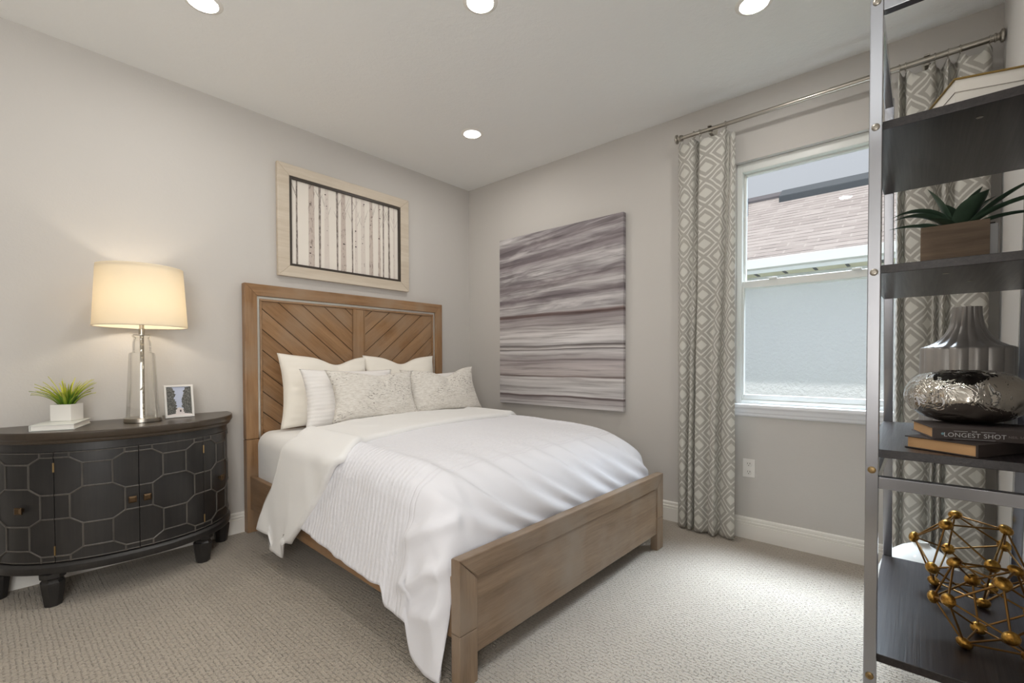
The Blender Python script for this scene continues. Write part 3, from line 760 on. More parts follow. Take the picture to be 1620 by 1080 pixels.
art = thing('framed_print', 'birch trunks print in a wide pale wooden frame above the headboard', 'picture', (-1.26, 0, 2.07))
M_PALEW = m_wood('pale washed wood', S(190, 176, 157), S(214, 203, 187), 'x', .5)
M_LINER = plain('dark liner', S(58, 50, 42), .5)
ax0, ax1, az0, az1 = -1.797, -.727, 1.688, 2.455; bx0, bx1, bz0, bz1 = -1.717, -.808, 1.763, 2.380
m = MB()
for P in ([(ax0, az1), (ax1, az1), (bx1, bz1), (bx0, bz1)], [(ax0, az0), (ax1, az0), (bx1, bz0), (bx0, bz0)], [(ax0, az0), (ax0, az1), (bx0, bz1), (bx0, bz0)], [(ax1, az0), (ax1, az1), (bx1, bz1), (bx1, bz0)]): m.prism(P, -.004, -.034, 'y')
m.build('frame', M_PALEW, art, bevel=.003)
lw = .017; cx0, cx1, cz0, cz1 = bx0 + lw, bx1 - lw, bz0 + lw, bz1 - lw
m = MB(); m.box(bx0, bx1, -.028, -.006, cz1, bz1).box(bx0, bx1, -.028, -.006, bz0, cz0).box(bx0, cx0, -.028, -.006, cz0, cz1).box(cx1, bx1, -.028, -.006, cz0, cz1); m.build('liner', M_LINER, art)
def m_bark(name, base, dk, dens):
    t = NT(name); n1 = t.noise(t.coords(scale=(70, 1, 22)), 1, 4, .7, .4); n2 = t.noise(t.coords(scale=(22, 1, 5)), 1, 3)
    c = t.mix(t.ramp(n1, [(dens, (0, 0, 0, 1)), (dens + .09, (1, 1, 1, 1))]), base, dk)
    c = t.mix(t.math('MULTIPLY', n2, .35), c, S(176, 160, 148)); return t.pbr(color=c, rough=.6)
M_PR = plain('cream print ground', S(231, 224, 214), .6, var=.05)
M_BK1, M_BK2, M_BK3 = m_bark('pale bark', S(222, 213, 204), S(140, 128, 120), .60), m_bark('grey bark', S(200, 187, 177), S(132, 118, 110), .54), m_bark('dark bark', S(166, 156, 148), S(96, 88, 82), .46)
M_KNOT = plain('bark knot', S(60, 50, 46), .7); M_TWIG = plain('twig ink', S(142, 132, 124), .7)
m = MB(); m.box(cx0, cx1, -.012, -.006, cz0, cz1, 0)
W_ = cx1 - cx0; Hh = cz1 - cz0; rnd = random.Random(5)
trunks = [(.045, .016, 3), (.165, .050, 2), (.235, .016, 3), (.295, .044, 1), (.39, .014, 3), (.445, .050, 2), (.53, .013, 3), (.565, .026, 1), (.635, .044, 1), (.715, .040, 2), (.80, .026, 2), (.842, .012, 3), (.905, .020, 3), (.96, .022, 1)]
def ribbon(p, q, w0, w1, y, mi):
    d = Vector((q[0] - p[0], q[1] - p[1])); n_ = Vector((-d.y, d.x)).normalized()
    vs = [(p[0] + n_.x * w0, y, p[1] + n_.y * w0), (p[0] - n_.x * w0, y, p[1] - n_.y * w0), (q[0] - n_.x * w1, y, q[1] - n_.y * w1), (q[0] + n_.x * w1, y, q[1] + n_.y * w1)]
    m.add(vs, [(0, 1, 2, 3)], mi)
for u, wd, k in trunks:
    x = cx0 + u * W_; w2 = wd * W_ / 2 * .95; j = .004
    m.add([(x - w2 * 1.08, -.0124, cz0), (x + w2 * 1.08, -.0124, cz0), (x + w2 * .9 + rnd.uniform(-j, j), -.0124, cz1), (x - w2 * .9 + rnd.uniform(-j, j), -.0124, cz1)], [(0, 1, 2, 3)], k)
    for b in range(3):
        zb = cz0 + Hh * rnd.uniform(.62, .88); s = rnd.choice((-1, 1)); ln = rnd.uniform(.04, .10)
        xe = min(max(x + s * ln * .55, cx0 + .003), cx1 - .003); ze = min(zb + ln, cz1 - .003)
        ribbon((x + s * w2 * .8, zb), (xe, ze), .0011, .0005, -.0126, 5)
    if wd > .025:
        for b in range(3):
            zb = cz0 + Hh * rnd.uniform(.05, .95); xx = x + rnd.uniform(-.5, .5) * w2; a = rnd.uniform(.0022, .005)
            m.add([(xx + a * 1.5 * math.cos(i * PI / 4), -.0128, zb + a * math.sin(i * PI / 4)) for i in range(8)], [tuple(range(8))], 4)
m.build('print', [M_PR, M_BK1, M_BK2, M_BK3, M_KNOT, M_TWIG], art)

# ------------------------------------------------------------------ demilune cabinet
XCAB = -2.632
def plan(a, b, n=2.15, N=240):
    pts = []
    for i in range(N + 1):
        t = PI * i / N; c, s = math.cos(t), math.sin(t)
        pts.append((XCAB - a * math.copysign(abs(c) ** (2 / n), c), -.006 - b * abs(s) ** (2 / n)))
    return pts
def arcpos(pts):
    L = [0]
    for p, q in zip(pts, pts[1:]): L.append(L[-1] + math.hypot(p[0] - q[0], p[1] - q[1]))
    mid = L[-1] / 2; return [l - mid for l in L]
def stack(layers):
    m = MB(); rings = []
    for a, b, z in layers: rings.append([(x, y, z) for x, y in plan(a, b, N=120)])
    m.grid(rings, closed_u=True); n = len(rings[0]); k = len(rings)
    m.f += [tuple(range(n)), tuple((k - 1) * n + j for j in range(n))]; m.mi += [0, 0]; return m
cab = thing('sideboard', 'black half-moon sideboard with octagon moulding on its doors', 'cabinet', (XCAB, -.2, 0))
stack([(.500, .456, .735), (.512, .468, .738), (.516, .472, .744), (.516, .472, .752), (.522, .478, .757), (.526, .482, .764), (.526, .482, .786), (.523, .479, .790)]).build('top', M_CABTOP, cab, smooth=35)
body = stack([(.484, .438, .19), (.484, .438, .736)]).build('body', M_CAB, cab, smooth=35)
stack([(.498, .452, .700), (.498, .452, .7345)]).build('frieze', M_CAB, cab, smooth=35)
stack([(.490, .444, .150), (.506, .460, .153), (.510, .464, .160), (.510, .464, .184), (.504, .458, .192), (.498, .452, .197), (.490, .444, .199)]).build('base_moulding', M_CAB, cab, smooth=35)
PL = plan(.498, .452, N=900); AL = arcpos(PL)
def surf(s, off):
    import bisect
    i = min(max(bisect.bisect(AL, s), 1), len(AL) - 1); t = (s - AL[i - 1]) / (AL[i] - AL[i - 1])
    x = lerp(PL[i - 1][0], PL[i][0], t); y = lerp(PL[i - 1][1], PL[i][1], t)
    a, b = PL[max(i - 4, 0)], PL[min(i + 4, len(PL) - 1)]; d = Vector((b[0] - a[0], b[1] - a[1])).normalized()
    nx, ny = d.y, -d.x
    if ny > 0 or (abs(ny) < 1e-6): nx, ny = nx, ny
    if nx * (x - XCAB) + ny * (y + .1) < 0: nx, ny = -nx, -ny
    return Vector((x + nx * off, y + ny * off, 0)), Vector((nx, ny, 0))
DZ0, DZ1, SD = .203, .698, .302
ca, ce, cb_, cc_ = .097, .053, .084, .054
segs = []
for i in range(-6, 7):
    for j in range(-3, 5):
        if (i + j) % 2 == 0: continue
        cx_, cz_ = i * .15, .452 + j * .138
        segs += [((cx_ - ce, cz_ + cb_), (cx_ + ce, cz_ + cb_)), ((cx_ - ce, cz_ - cb_), (cx_ + ce, cz_ - cb_)), ((cx_ - ca, cz_ - cc_), (cx_ - ca, cz_ + cc_)), ((cx_ + ca, cz_ - cc_), (cx_ + ca, cz_ + cc_))]
        if j % 2:
            segs += [((cx_ + sx_ * ca, cz_ + sz_ * cc_), (cx_ + sx_ * ce, cz_ + sz_ * cb_)) for sx_ in (-1, 1) for sz_ in (-1, 1)]
def cut(p, q, s0, s1, z0, z1):
    t0, t1 = 0., 1.
    for a, b, lo_, hi_ in ((p[0], q[0], s0, s1), (p[1], q[1], z0, z1)):
        d = b - a
        if abs(d) < 1e-9:
            if a < lo_ or a > hi_: return None
            continue
        u, v = (lo_ - a) / d, (hi_ - a) / d
        if u > v: u, v = v, u
        t0, t1 = max(t0, u), min(t1, v)
    if t1 - t0 < 1e-3: return None
    f = lambda t: (p[0] + (q[0] - p[0]) * t, p[1] + (q[1] - p[1]) * t); return f(t0), f(t1)
for s0, s1, ks, hs in ((-.715, -SD, -.425, -SD - .008), (-SD, 0, -.028, None), (0, SD, .028, None), (SD, .715, .425, SD + .008)):
    a, b = s0 + .0015, s1 - .0015; n = max(12, int((b - a) / .012)); m = MB()
    fr = [surf(lerp(a, b, i / n), 0)[0] for i in range(n + 1)]; bk = [surf(lerp(a, b, i / n), -.013)[0] for i in range(n + 1)]
    ring = fr + bk[::-1]
    rows = [[(p.x, p.y, z) for p in ring] for z in (DZ0, DZ1)]
    m.grid(rows, closed_u=True); k = len(ring); m.f += [tuple(range(k)), tuple(k + j for j in range(k))]; m.mi += [0, 0]
    d = m.build('door', M_CAB, cab, smooth=30)
    m = MB()
    for p, q in segs:
        c = cut(p, q, a, b, DZ0, DZ1)
        if not c: continue
        (u0, z0), (u1, z1) = c; k = max(2, int(abs(u1 - u0) / .015) + 1)
        P = []
        for i in range(k + 1):
            t_ = i / k; e = surf(lerp(u0, u1, t_), .0008)[0]; P.append((e.x, e.y, lerp(z0, z1, t_)))
        m.tube(P, .0042, 6)
    for zz in (DZ0 + .003, DZ1 - .003):
        P = []
        for i in range(n + 1):
            e = surf(lerp(a, b, i / n), -.0005)[0]; P.append((e.x, e.y, zz))
        m.tube(P, .0028, 6)
    m.build('lattice_moulding', M_MOULD, d, smooth=50)
    e, nn = surf(ks, 0); tg = Vector((-nn.y, nn.x, 0))
    m = MB(); h_ = .0155; zc = .446
    vs = []
    for off, r in ((0, .008), (.014, .008), (.016, h_), (.022, h_), (.027, h_ * .55)):
        for sx_, sz_ in ((-1, -1), (1, -1), (1, 1), (-1, 1)): vs.append((e.x + nn.x * off + tg.x * sx_ * r, e.y + nn.y * off + tg.y * sx_ * r, zc + sz_ * r))
    m.add(vs, [(4 * i + j, 4 * i + (j + 1) % 4, 4 * i + 4 + (j + 1) % 4, 4 * i + 4 + j) for i in range(4) for j in range(4)] + [(0, 3, 2, 1), (16, 17, 18, 19)])
    m.build('knob', M_BRONZE, d, bevel=.0012)
    if hs:
        for zz in (.255, .63):
            e, nn = surf(hs + (.0075 if hs < 0 else -.0075), .002)
            MB().tube([(e.x, e.y, zz - .021), (e.x, e.y, zz + .021)], .0035, 8).build('hinge', M_BRASS, d, smooth=40)
for x, y in ((-2.929, -.345), (-2.335, -.325), (-2.170, -.072), (-3.094, -.072)):
    m = MB(); vs = []
    LV = [(.028, 0), (.030, .006), (.041, .098), (.041, .108), (.034, .116), (.034, .122), (.044, .132), (.044, .152)]
    for r, z in LV:
        c = r * .45
        for (u, v) in ((r, c), (c, r), (-c, r), (-r, c), (-r, -c), (-c, -r), (c, -r), (r, -c)): vs.append((x + u, y + v, z))
    k = len(LV); m.add(vs, [(8 * i + j, 8 * i + (j + 1) % 8, 8 * i + 8 + (j + 1) % 8, 8 * i + 8 + j) for i in range(k - 1) for j in range(8)] + [tuple(range(7, -1, -1)), tuple(8 * (k - 1) + j for j in range(8))])
    m.build('leg', M_CAB, cab)

# ------------------------------------------------------------------ things on the cabinet
CT = .7905
lx, ly = -2.572, -.235
lamp = thing('table_lamp', 'glass-bodied table lamp with a white drum shade, lit, on the sideboard', 'lamp', (lx, ly, CT))
MB().lathe([(.077, 0), (.080, .002), (.080, .020), (.078, .022)], (lx, ly, CT), 48).build('base', M_NICKEL, lamp, smooth=40)
gz = CT + .0225
m = MB(); m.lathe([(.0715, gz), (.071, gz + .01), (.0560, 1.140), (.0535, 1.150), (.0405, 1.153), (.0395, 1.158), (.0395, 1.205), (.034, 1.218), (.036, 1.228), (.0425, 1.236), (.0425, 1.240), (.036, 1.2405)], (lx, ly, 0), 48, cap=False); m.build('glass_body', M_LGLASS, lamp, smooth=50)
t_ = NT('hammered silver'); vv = t_.coords(); M_HAM = t_.pbr(color=S(180, 172, 158), rough=.25, metal=1.0, normal=t_.bump(t_.noise(vv, 90, 2), .9, .01))
MB().tube([(lx, ly, gz), (lx, ly, 1.2405)], .0088, 14).build('inner_stem', M_HAM, lamp, smooth=40)
MB().lathe([(.034, 1.2408), (.036, 1.2415), (.036, 1.244), (.0135, 1.246), (.0135, 1.275), (.010, 1.278), (.010, 1.30), (.016, 1.305), (.016, 1.345), (.0005, 1.347)], (lx, ly, 0), 28).build('socket', M_NICKEL, lamp, smooth=40)
m = MB(); zb, zt_ = 1.283, 1.592
m.lathe([(.1985, zb), (.1985, zb + .004), (.1815, zt_ - .004), (.1815, zt_)], (lx, ly, 0), 72, cap=False); sh_ = m.build('shade', M_SHADE, lamp, smooth=60, solid=.0015)
m = MB()
for zz, rr in ((zb + .002, .1965), (zt_ - .012, .1795)): m.tube([(lx + rr * math.cos(i * PI / 24), ly + rr * math.sin(i * PI / 24), zz) for i in range(48)], .0014, 6, closed=True)
for i in range(3): m.tube([(lx, ly, zt_ - .012), (lx + .179 * math.cos(i * 2.094), ly + .179 * math.sin(i * 2.094), zt_ - .012)], .0014, 6)
m.tube([(lx - .012, ly, 1.33), (lx - .055, ly, 1.40), (lx - .055, ly, 1.50), (lx, ly, zt_ - .012), (lx + .055, ly, 1.50), (lx + .055, ly, 1.40), (lx + .012, ly, 1.33)], .0014, 6)
m.build('harp', M_NICKEL, lamp, smooth=50)
MB().lathe([(.0005, zt_ - .014), (.004, zt_ - .012), (.004, zt_ - .004), (.009, zt_), (.011, zt_ + .006), (.006, zt_ + .014), (.0005, zt_ + .016)], (lx, ly, 0), 16).build('finial', M_NICKEL, lamp, smooth=50)
l = bpy.data.lights.new('lamp_bulb', 'POINT'); l.energy = LAMP_POWER; l.shadow_soft_size = .03; l.color = (1, .89, .74)
o = bpy.data.objects.new('lamp_bulb', l); C.collection.objects.link(o); o.parent = lamp; o.location = (0, 0, 1.41 - CT)

# book and grass plant
bk = thing('book', 'white hardback lying on the sideboard under the grass plant', 'book', (-2.992, -.301, CT), rotz=R(-19.3))
MB().box(.004, .150, .004, .252, .0035, .0225).build('pages', M_PAPER, bk, world=False)
m = MB(); m.box(0, .153, 0, .256, 0, .003).box(0, .153, 0, .256, .023, .026).box(-.001, .003, 0, .256, 0, .026)
m.build('cover', plain('white glossy cover', S(222, 224, 218), .3), bk, world=False, bevel=.001)
o = MB().box(-.0022, -.0008, .001, .255, .001, .025).build('spine_strip', plain('black spine', S(34, 31, 30), .5), bk, world=False)
PZ = CT + .0262
pc = Vector((-2.8445 + 0, -.215, 0)); yaw = R(-38)
pot_c = pc + Vector((math.cos(PI / 2 + yaw + R(0)) * .0, 0, 0)) + Vector((-.010, .060, 0))
gp = thing('grass_plant', 'small artificial grass plant in a white cube pot on the white book', 'plant', (pot_c.x, pot_c.y, PZ), rotz=yaw)
m = MB(); b = .043; rI = .038
vs = [(sx_ * r, sy_ * r, z) for r, z in ((b - .002, 0), (b, .004), (b, .081), (rI, .081), (rI, .066)) for sx_, sy_ in ((-1, -1), (1, -1), (1, 1), (-1, 1))]
m.add(vs, [(4 * i + j, 4 * i + (j + 1) % 4, 4 * i + 4 + (j + 1) % 4, 4 * i + 4 + j) for i in range(4) for j in range(4)] + [(3, 2, 1, 0)]); m.build('pot', M_WHITE, gp, world=False, bevel=.0015)
MB().box(-.037, .037, -.037, .037, .055, .067).build('soil', plain('dark soil', S(48, 44, 30), .9, bump=.5, bscale=200), gp, world=False)
t_ = NT('grass blade'); g_ = t_.n('NewGeometry'); z_ = t_.n('SeparateXYZ', {0: t_.n('TexCoord').outputs['Object']}).outputs['Z']; rr_ = g_.outputs['Random Per Island']
cg = t_.ramp(t_.math('ADD', t_.math('MULTIPLY', z_, 4.6), t_.math('MULTIPLY', rr_, .3)), [(.36, S(44, 78, 20)), (.62, S(98, 136, 36)), (.95, S(206, 206, 74))])
M_GRASS = t_.pbr(color=cg, rough=.45, spec=.4)
rnd = random.Random(11); m = MB()
for k in range(58):
    az = 2 * PI * k / 58 * 5.07 + rnd.uniform(-.2, .2); out = rnd.random() ** .8; ln = rnd.uniform(.115, .17); e0 = R(lerp(86, 62, out)); e1 = R(lerp(72, -6, out)); wd = rnd.uniform(.0042, .0062)
    p = Vector((.018 * math.cos(az) * (.3 + out), .018 * math.sin(az) * (.3 + out), .064)); side = Vector((-math.sin(az), math.cos(az), 0)); rows = []; N_ = 9
    for i in range(N_ + 1):
        t = i / N_; e = lerp(e0, e1, t); w2 = wd * (1 - t ** 2.2) * (.65 + .6 * math.sin(PI * min(1, t * 1.3 + .1))) + .0003
        nrm = Vector((-math.sin(e) * math.cos(az), -math.sin(e) * math.sin(az), math.cos(e)))
        rows.append([p - side * w2 + nrm * .0015, p, p + side * w2 + nrm * .0015])
        d = Vector((math.cos(e) * math.cos(az), math.cos(e) * math.sin(az), math.sin(e))); p = p + d * ln / N_
    m.grid(rows)
m.build('grass_blades', M_GRASS, gp, world=False, smooth=180, solid=.0008)

# small photo frame
pf = thing('photo_frame', 'small white photo frame with a picture of trees, right of the lamp', 'photo frame', (-2.398, -.186, CT + .001), rotz=R(4))
tl = R(8); FW, FH = .139, .182
def tilted(m):
    m.v = [(x, y * math.cos(tl) + z * math.sin(tl), z * math.cos(tl) - y * math.sin(tl)) for x, y, z in m.v]; return m
bw = .0105
m = MB(); m.box(-FW / 2, FW / 2, -.006, .008, 0, bw).box(-FW / 2, FW / 2, -.006, .008, FH - bw, FH).box(-FW / 2, -FW / 2 + bw, -.006, .008, bw, FH - bw).box(FW / 2 - bw, FW / 2, -.006, .008, bw, FH - bw).box(-FW / 2 + .004, FW / 2 - .004, .0035, .0075, .004, FH - .004)
tilted(m).build('frame', M_WHITE, pf, world=False, bevel=.001)
m = MB(); ix, iz0, iz1 = FW / 2 - bw, bw, FH - bw
m.box(-ix, ix, .001, .003, iz0, iz1, 0)
rnd = random.Random(3)
def blob(pts, mi, y): m.add([(x, y, z) for x, z in pts], [tuple(range(len(pts)))], mi)
blob([(-ix, iz0), (ix, iz0), (ix, iz0 + .018), (.004, iz0 + .045), (-.008, iz0 + .045), (-ix, iz0 + .015)], 2, .0008)
for s in (-1, 1):
    edge = []
    for i in range(30):
        t = i / 29; z = lerp(iz0 + .012, iz1 - (.002 if s < 0 else .004), t); xx = lerp(.020, .030, t) - .012 * math.sin(t * 3.0) + rnd.uniform(-.005, .005) + (.008 if .45 < t < .65 and s < 0 else 0)
        edge.append((s * min(xx, ix), z))
    blob([(s * ix, iz0 + .006)] + edge + [(s * ix, iz1)], 1, .0005)
blob([(.001, iz0 + .020), (.008, iz0 + .020), (.008, iz0 + .032), (.001, iz0 + .032)], 3, .0003)
M_PT = plain('photo foliage', S(86, 86, 82), .5, var=.6, bump=0); M_PS = plain('photo sky', S(196, 204, 224), .4); M_PP = plain('photo path', S(224, 216, 214), .4); M_PD = plain('photo figure', S(70, 62, 62), .5)
t_ = NT('photo foliage dapple'); M_PT = t_.pbr(color=t_.mix(t_.ramp(t_.noise(t_.coords(), 160, 3, .7), [(.4, (0, 0, 0, 1)), (.65, (1, 1, 1, 1))]), S(70, 70, 68), S(134, 134, 128)), rough=.4)
tilted(m).build('photo', [M_PS, M_PT, M_PP, M_PD], pf, world=False)
m = MB(); m.add([(-.02, .0095, .135), (.02, .0095, .135), (.03, .085, -.028), (-.03, .085, -.028), (-.02, .0125, .135), (.02, .0125, .135), (.03, .088, -.028), (-.03, .088, -.028)], [(0, 1, 2, 3), (4, 5, 6, 7), (0, 1, 5, 4), (2, 3, 7, 6), (1, 2, 6, 5), (0, 3, 7, 4)])
m.v = [(x, y * .62, max(z, .0) if True else z) for x, y, z in m.v]
m.v = [(x, y + z * math.tan(tl) * (1 if z > .05 else 0), z) for x, y, z in m.v]
m.build('easel_back', M_WHITE, pf, world=False)

# ------------------------------------------------------------------ chrome shelf
NX = -1.632
xf = lambda z: lerp(-.765, -1.05, z / 1.99)
sh = thing('etagere', 'chrome etagere with dark wood shelves standing against the near wall', 'shelf', (-1.2, -3.38, 0))
YL0, YL1, YR0, YR1, LT = -3.222, -3.195, -3.562, -3.535, .027
for a, b in ((YL0, YL1), (YR0, YR1)):
    MB().box(NX, NX + LT, a, b, 0, 2.008).build('leg', M_CHROME, sh, bevel=.002)
    x0, x1 = xf(0), xf(1.99); v = []
    for z, x in ((0, x0), (2.0, x1)):
        v += [(x, a, z), (x + LT, a, z), (x + LT, b, z), (x, b, z)]
    m = MB(); m.add(v, [(3, 2, 1, 0), (4, 5, 6, 7)] + [(i, (i + 1) % 4, (i + 1) % 4 + 4, i + 4) for i in range(4)]); m.build('leg', M_CHROME, sh, bevel=.002)
    for z0 in (1.972, .778):
        m = MB(); m.box(NX + LT, xf(z0), a + .002, b - .002, z0, z0 + .030); m.build('long_rail', M_CHROME, sh, bevel=.0015)
for z0 in (1.972, .778, .03):
    MB().box(NX + .001, NX + LT - .001, YR1, YL0, z0, z0 + .030).build('crossbar', M_CHROME, sh, bevel=.0015)
for z0 in (.778, .03):
    x = xf(z0 + .015); MB().box(x + .004, x + LT - .004, YR1, YL0, z0, z0 + .030).build('crossbar', M_CHROME, sh, bevel=.0015)
for zt in (1.708, 1.345, .874, .344):
    m = MB(); m.box(NX + LT + .0005, xf(zt) - .0005, -3.563, -3.194, zt - .021, zt); b_ = m.build('shelf_board', M_ESP, sh, bevel=.0012)
    for yy, mt in ((YL0, 0), (YR0, 0)):
        zz = zt - .020 if zt > 1 else zt - .05
        m = MB(); m.lathe([(.0090, 0), (.0085, -.003), (.006, -.0045), (.0030, -.0045), (.0028, -.0025), (.0004, -.0025)], (NX, yy + LT / 2, zz), 18, axis='x'); m.build('screw', M_BRASS if zt < 1 else M_NICKEL, sh, smooth=40)
    if zt > 1:
        for x, yy in (((-1.531, -3.4),) if zt > 1.5 else ((-1.50, -3.345), (-1.30, -3.40))):
            MB().lathe([(.0065, -.0215), (.0065, -.0225), (.0005, -.0228)], (x, yy, zt), 14).build('cam_cover', M_NICKEL, b_, smooth=40)
for yy in (YL0, YR0):
    MB().lathe([(.0090, 0), (.0085, -.003), (.006, -.0045), (.0030, -.0045), (.0028, -.0025), (.0004, -.0025)], (NX, yy + LT / 2, 1.999), 18, axis='x').build('screw', M_NICKEL, sh, smooth=40)

M_OLDP = plain('tan page block', S(206, 164, 118), .8, bump=.2, bscale=300); M_CHAR = plain('charcoal cloth cover', S(70, 62, 60), .6, bump=.1, bscale=300); M_CHAR2 = plain('dark brown cloth cover', S(58, 49, 46), .6)
Z3 = .8745
def book_at(label, A, B, depth, th, z, spine_front, cover):
    """A->B: the visible page end, running towards the spine at B; depth away from the viewer side"""
    A, B = Vector(A), Vector(B); u = (B - A); L_ = u.length; u.normalize(); v = Vector((-u.y, u.x))
    t = thing('book', label, 'book', (A.x, A.y, z), 'stacked hardbacks on the shelf'); t.rotation_euler.z = math.atan2(u.y, u.x); t['_o'] = (0, 0, 0)
    MB().box(.006, L_ - .004, .004, depth - .004, .003, th - .003).build('pages', M_OLDP, t, world=False)
    m = MB(); m.box(0, L_, 0, depth, 0, .0028).box(0, L_, 0, depth, th - .0028, th).box(L_ - .003, L_ + .002, 0, depth, 0, th); m.build('cover', cover, t, world=False, bevel=.0012)
    return t, L_
t, _ = book_at('dark hardback at the bottom of the two-book stack under the silver vase', (-1.523, -3.269), (-1.600, -3.4), .235, .031, Z3, 0, M_CHAR2)
t, L_ = book_at('dark grey hardback with pale spine lettering, directly under the silver vase', (-1.395, -3.281), (-1.553, -3.323), .222, .029, Z3 + .0313, 0, M_CHAR)
M_LET = plain('pale spine lettering', S(196, 196, 196), .5); M_TEAL = plain('spine emblem', S(120, 160, 170), .5)
def lettering(txt, size, pos, mt, parent, name, space=1.0):
    cu = bpy.data.curves.new(name, 'FONT'); cu.body = txt; cu.size = size; cu.extrude = .0002; cu.align_x = 'CENTER'; cu.align_y = 'CENTER'; cu.space_character = space
    tmp = bpy.data.objects.new(name, cu); C.collection.objects.link(tmp); dg = bpy.context.evaluated_depsgraph_get()
    me = bpy.data.meshes.new_from_object(tmp.evaluated_get(dg)); bpy.data.objects.remove(tmp); me.materials.clear(); me.materials.append(mt)
    o = bpy.data.objects.new(name, me); C.collection.objects.link(o); o.parent = parent
    o.location = pos; o.rotation_euler = (PI / 2, 0, PI / 2); return o
sx_ = L_ + .0024
lettering('LONGEST SHOT', .0150, (sx_, .078, .0125), M_LET, t, 'title_lettering', 1.06)
lettering('THE', .0052, (sx_, .078, .0222), M_LET, t, 'small_lettering', 1.1)
lettering('NEIL SAGEBIEL', .0078, (sx_, .166, .0135), plain('dim spine lettering', S(128, 118, 114), .6), t, 'author_lettering', 1.1)
m = MB()
for a, b in ((.040, .066), (.090, .116)): m.box(L_ + .0020, L_ + .0025, a, b, .0218, .0226)
m.box(L_ + .0020, L_ + .0025, .040, .116, .0028, .0034)
m.build('spine_rule', M_LET, t, world=False)
MB().lathe([(.0030, L_ + .0020), (.0030, L_ + .0026), (.0003, L_ + .0026)], (0, .019, .0145), 12, axis='x').build('spine_emblem', M_TEAL, t, world=False)

# top-shelf book
t = thing('book', 'thick white book with gold cover edges lying on the top shelf', 'book', (-1.588, -3.352, 1.7085)); t.rotation_euler.z = R(17); t['_o'] = (0, 0, 0)
MB().box(.004, .26, -.196, -.004, .003, .060).build('pages', M_PAPER, t, world=False)
M_GOLDC = plain('gold cover', S(150, 124, 66), .45, .4)
m = MB(); m.box(0, .264, -.2, 0, 0, .003).box(0, .264, -.2, 0, .060, .064); m.build('cover', M_GOLDC, t, world=False, bevel=.001)
MB().box(.0025, .262, -.197, -.0025, .0305, .0318).build('page_line', plain('grey page line', S(170, 164, 156), .7), t, world=False)

# succulent
t_ = NT('succulent leaf'); M_LEAF = t_.pbr(color=t_.mix(t_.noise(t_.coords(), 20, 3), S(40, 60, 48), S(82, 106, 86)), rough=.40, spec=.4)
M_PANEL = m_wood('grey brown plank', S(92, 76, 62), S(142, 122, 102), 'y', .6)
sc = thing('succulent_plant', 'dark green succulent in a wood-fronted planter on the second shelf', 'plant', (-1.24, -3.376, 1.3455))
MB().box(-1.288, -1.185, -3.455, -3.296, 1.3455, 1.478).build('planter', plain('pale planter', S(176, 178, 180), .35), sc, bevel=.002)
MB().box(-1.300, -1.2885, -3.438, -3.295, 1.368, 1.490).build('front_panel', M_PANEL, sc, bevel=.001)
MB().box(-1.282, -1.191, -3.449, -3.302, 1.47, 1.482).build('soil', plain('potting soil', S(44, 38, 32), .9, bump=.5, bscale=150), sc)
rnd = random.Random(4)
def leaf(base, az, e0, e1, ln, wd, th):
    m = MB(); p = Vector(base); rows = []; N_ = 14; side = Vector((-math.sin(az), math.cos(az), 0))
    for i in range(N_ + 1):
        t = i / N_; e = R(lerp(e0, e1, t)); w2 = wd * (.55 + .9 * math.sin(PI * (.12 + .60 * t))) * max(.02, (1 - t ** 3.2)) * .75; h2 = th * (1 - .75 * t) * max(.08, 1 - t ** 5)
        nrm = Vector((-math.sin(e) * math.cos(az), -math.sin(e) * math.sin(az), math.cos(e)))
        rows.append([p + side * w2 * math.cos(a) + nrm * (h2 * math.sin(a) + .35 * w2 * abs(math.cos(a)) ** 2) for a in [2 * PI * j / 12 for j in range(12)]])
        d = Vector((math.cos(e) * math.cos(az), math.cos(e) * math.sin(az), math.sin(e))); p = p + d * ln / N_
    m.grid(rows, closed_u=True); m.f += [tuple(range(12)), tuple(N_ * 12 + j for j in range(12))]; m.mi += [0, 0]
    m.build('leaf', M_LEAF, sc, smooth=80)
cb = (-1.248, -3.376, 1.478)
LEAVES = [(108, 66, -34, .175, .020), (124, 44, -26, .175, .018), (100, 26, -10, .15, .014), (258, 48, 22, .19, .016), (276, 44, -2, .20, .018), (250, 40, -10, .18, .016), (266, 26, -18, .17, .014), (222, 66, 30, .118, .036), (248, 80, 58, .118, .030), (95, 74, 60, .145, .024), (150, 24, -8, .12, .015), (20, 66, 40, .13, .020), (310, 60, 30, .14, .020), (335, 35, 0, .10, .014), (60, 40, 0, .12, .016)]
for az, e0, e1, ln, wd in LEAVES:
    a = R(az); leaf((cb[0] + .012 * math.cos(a), cb[1] + .012 * math.sin(a), cb[2]), a, e0, e1, ln, wd, .0045)

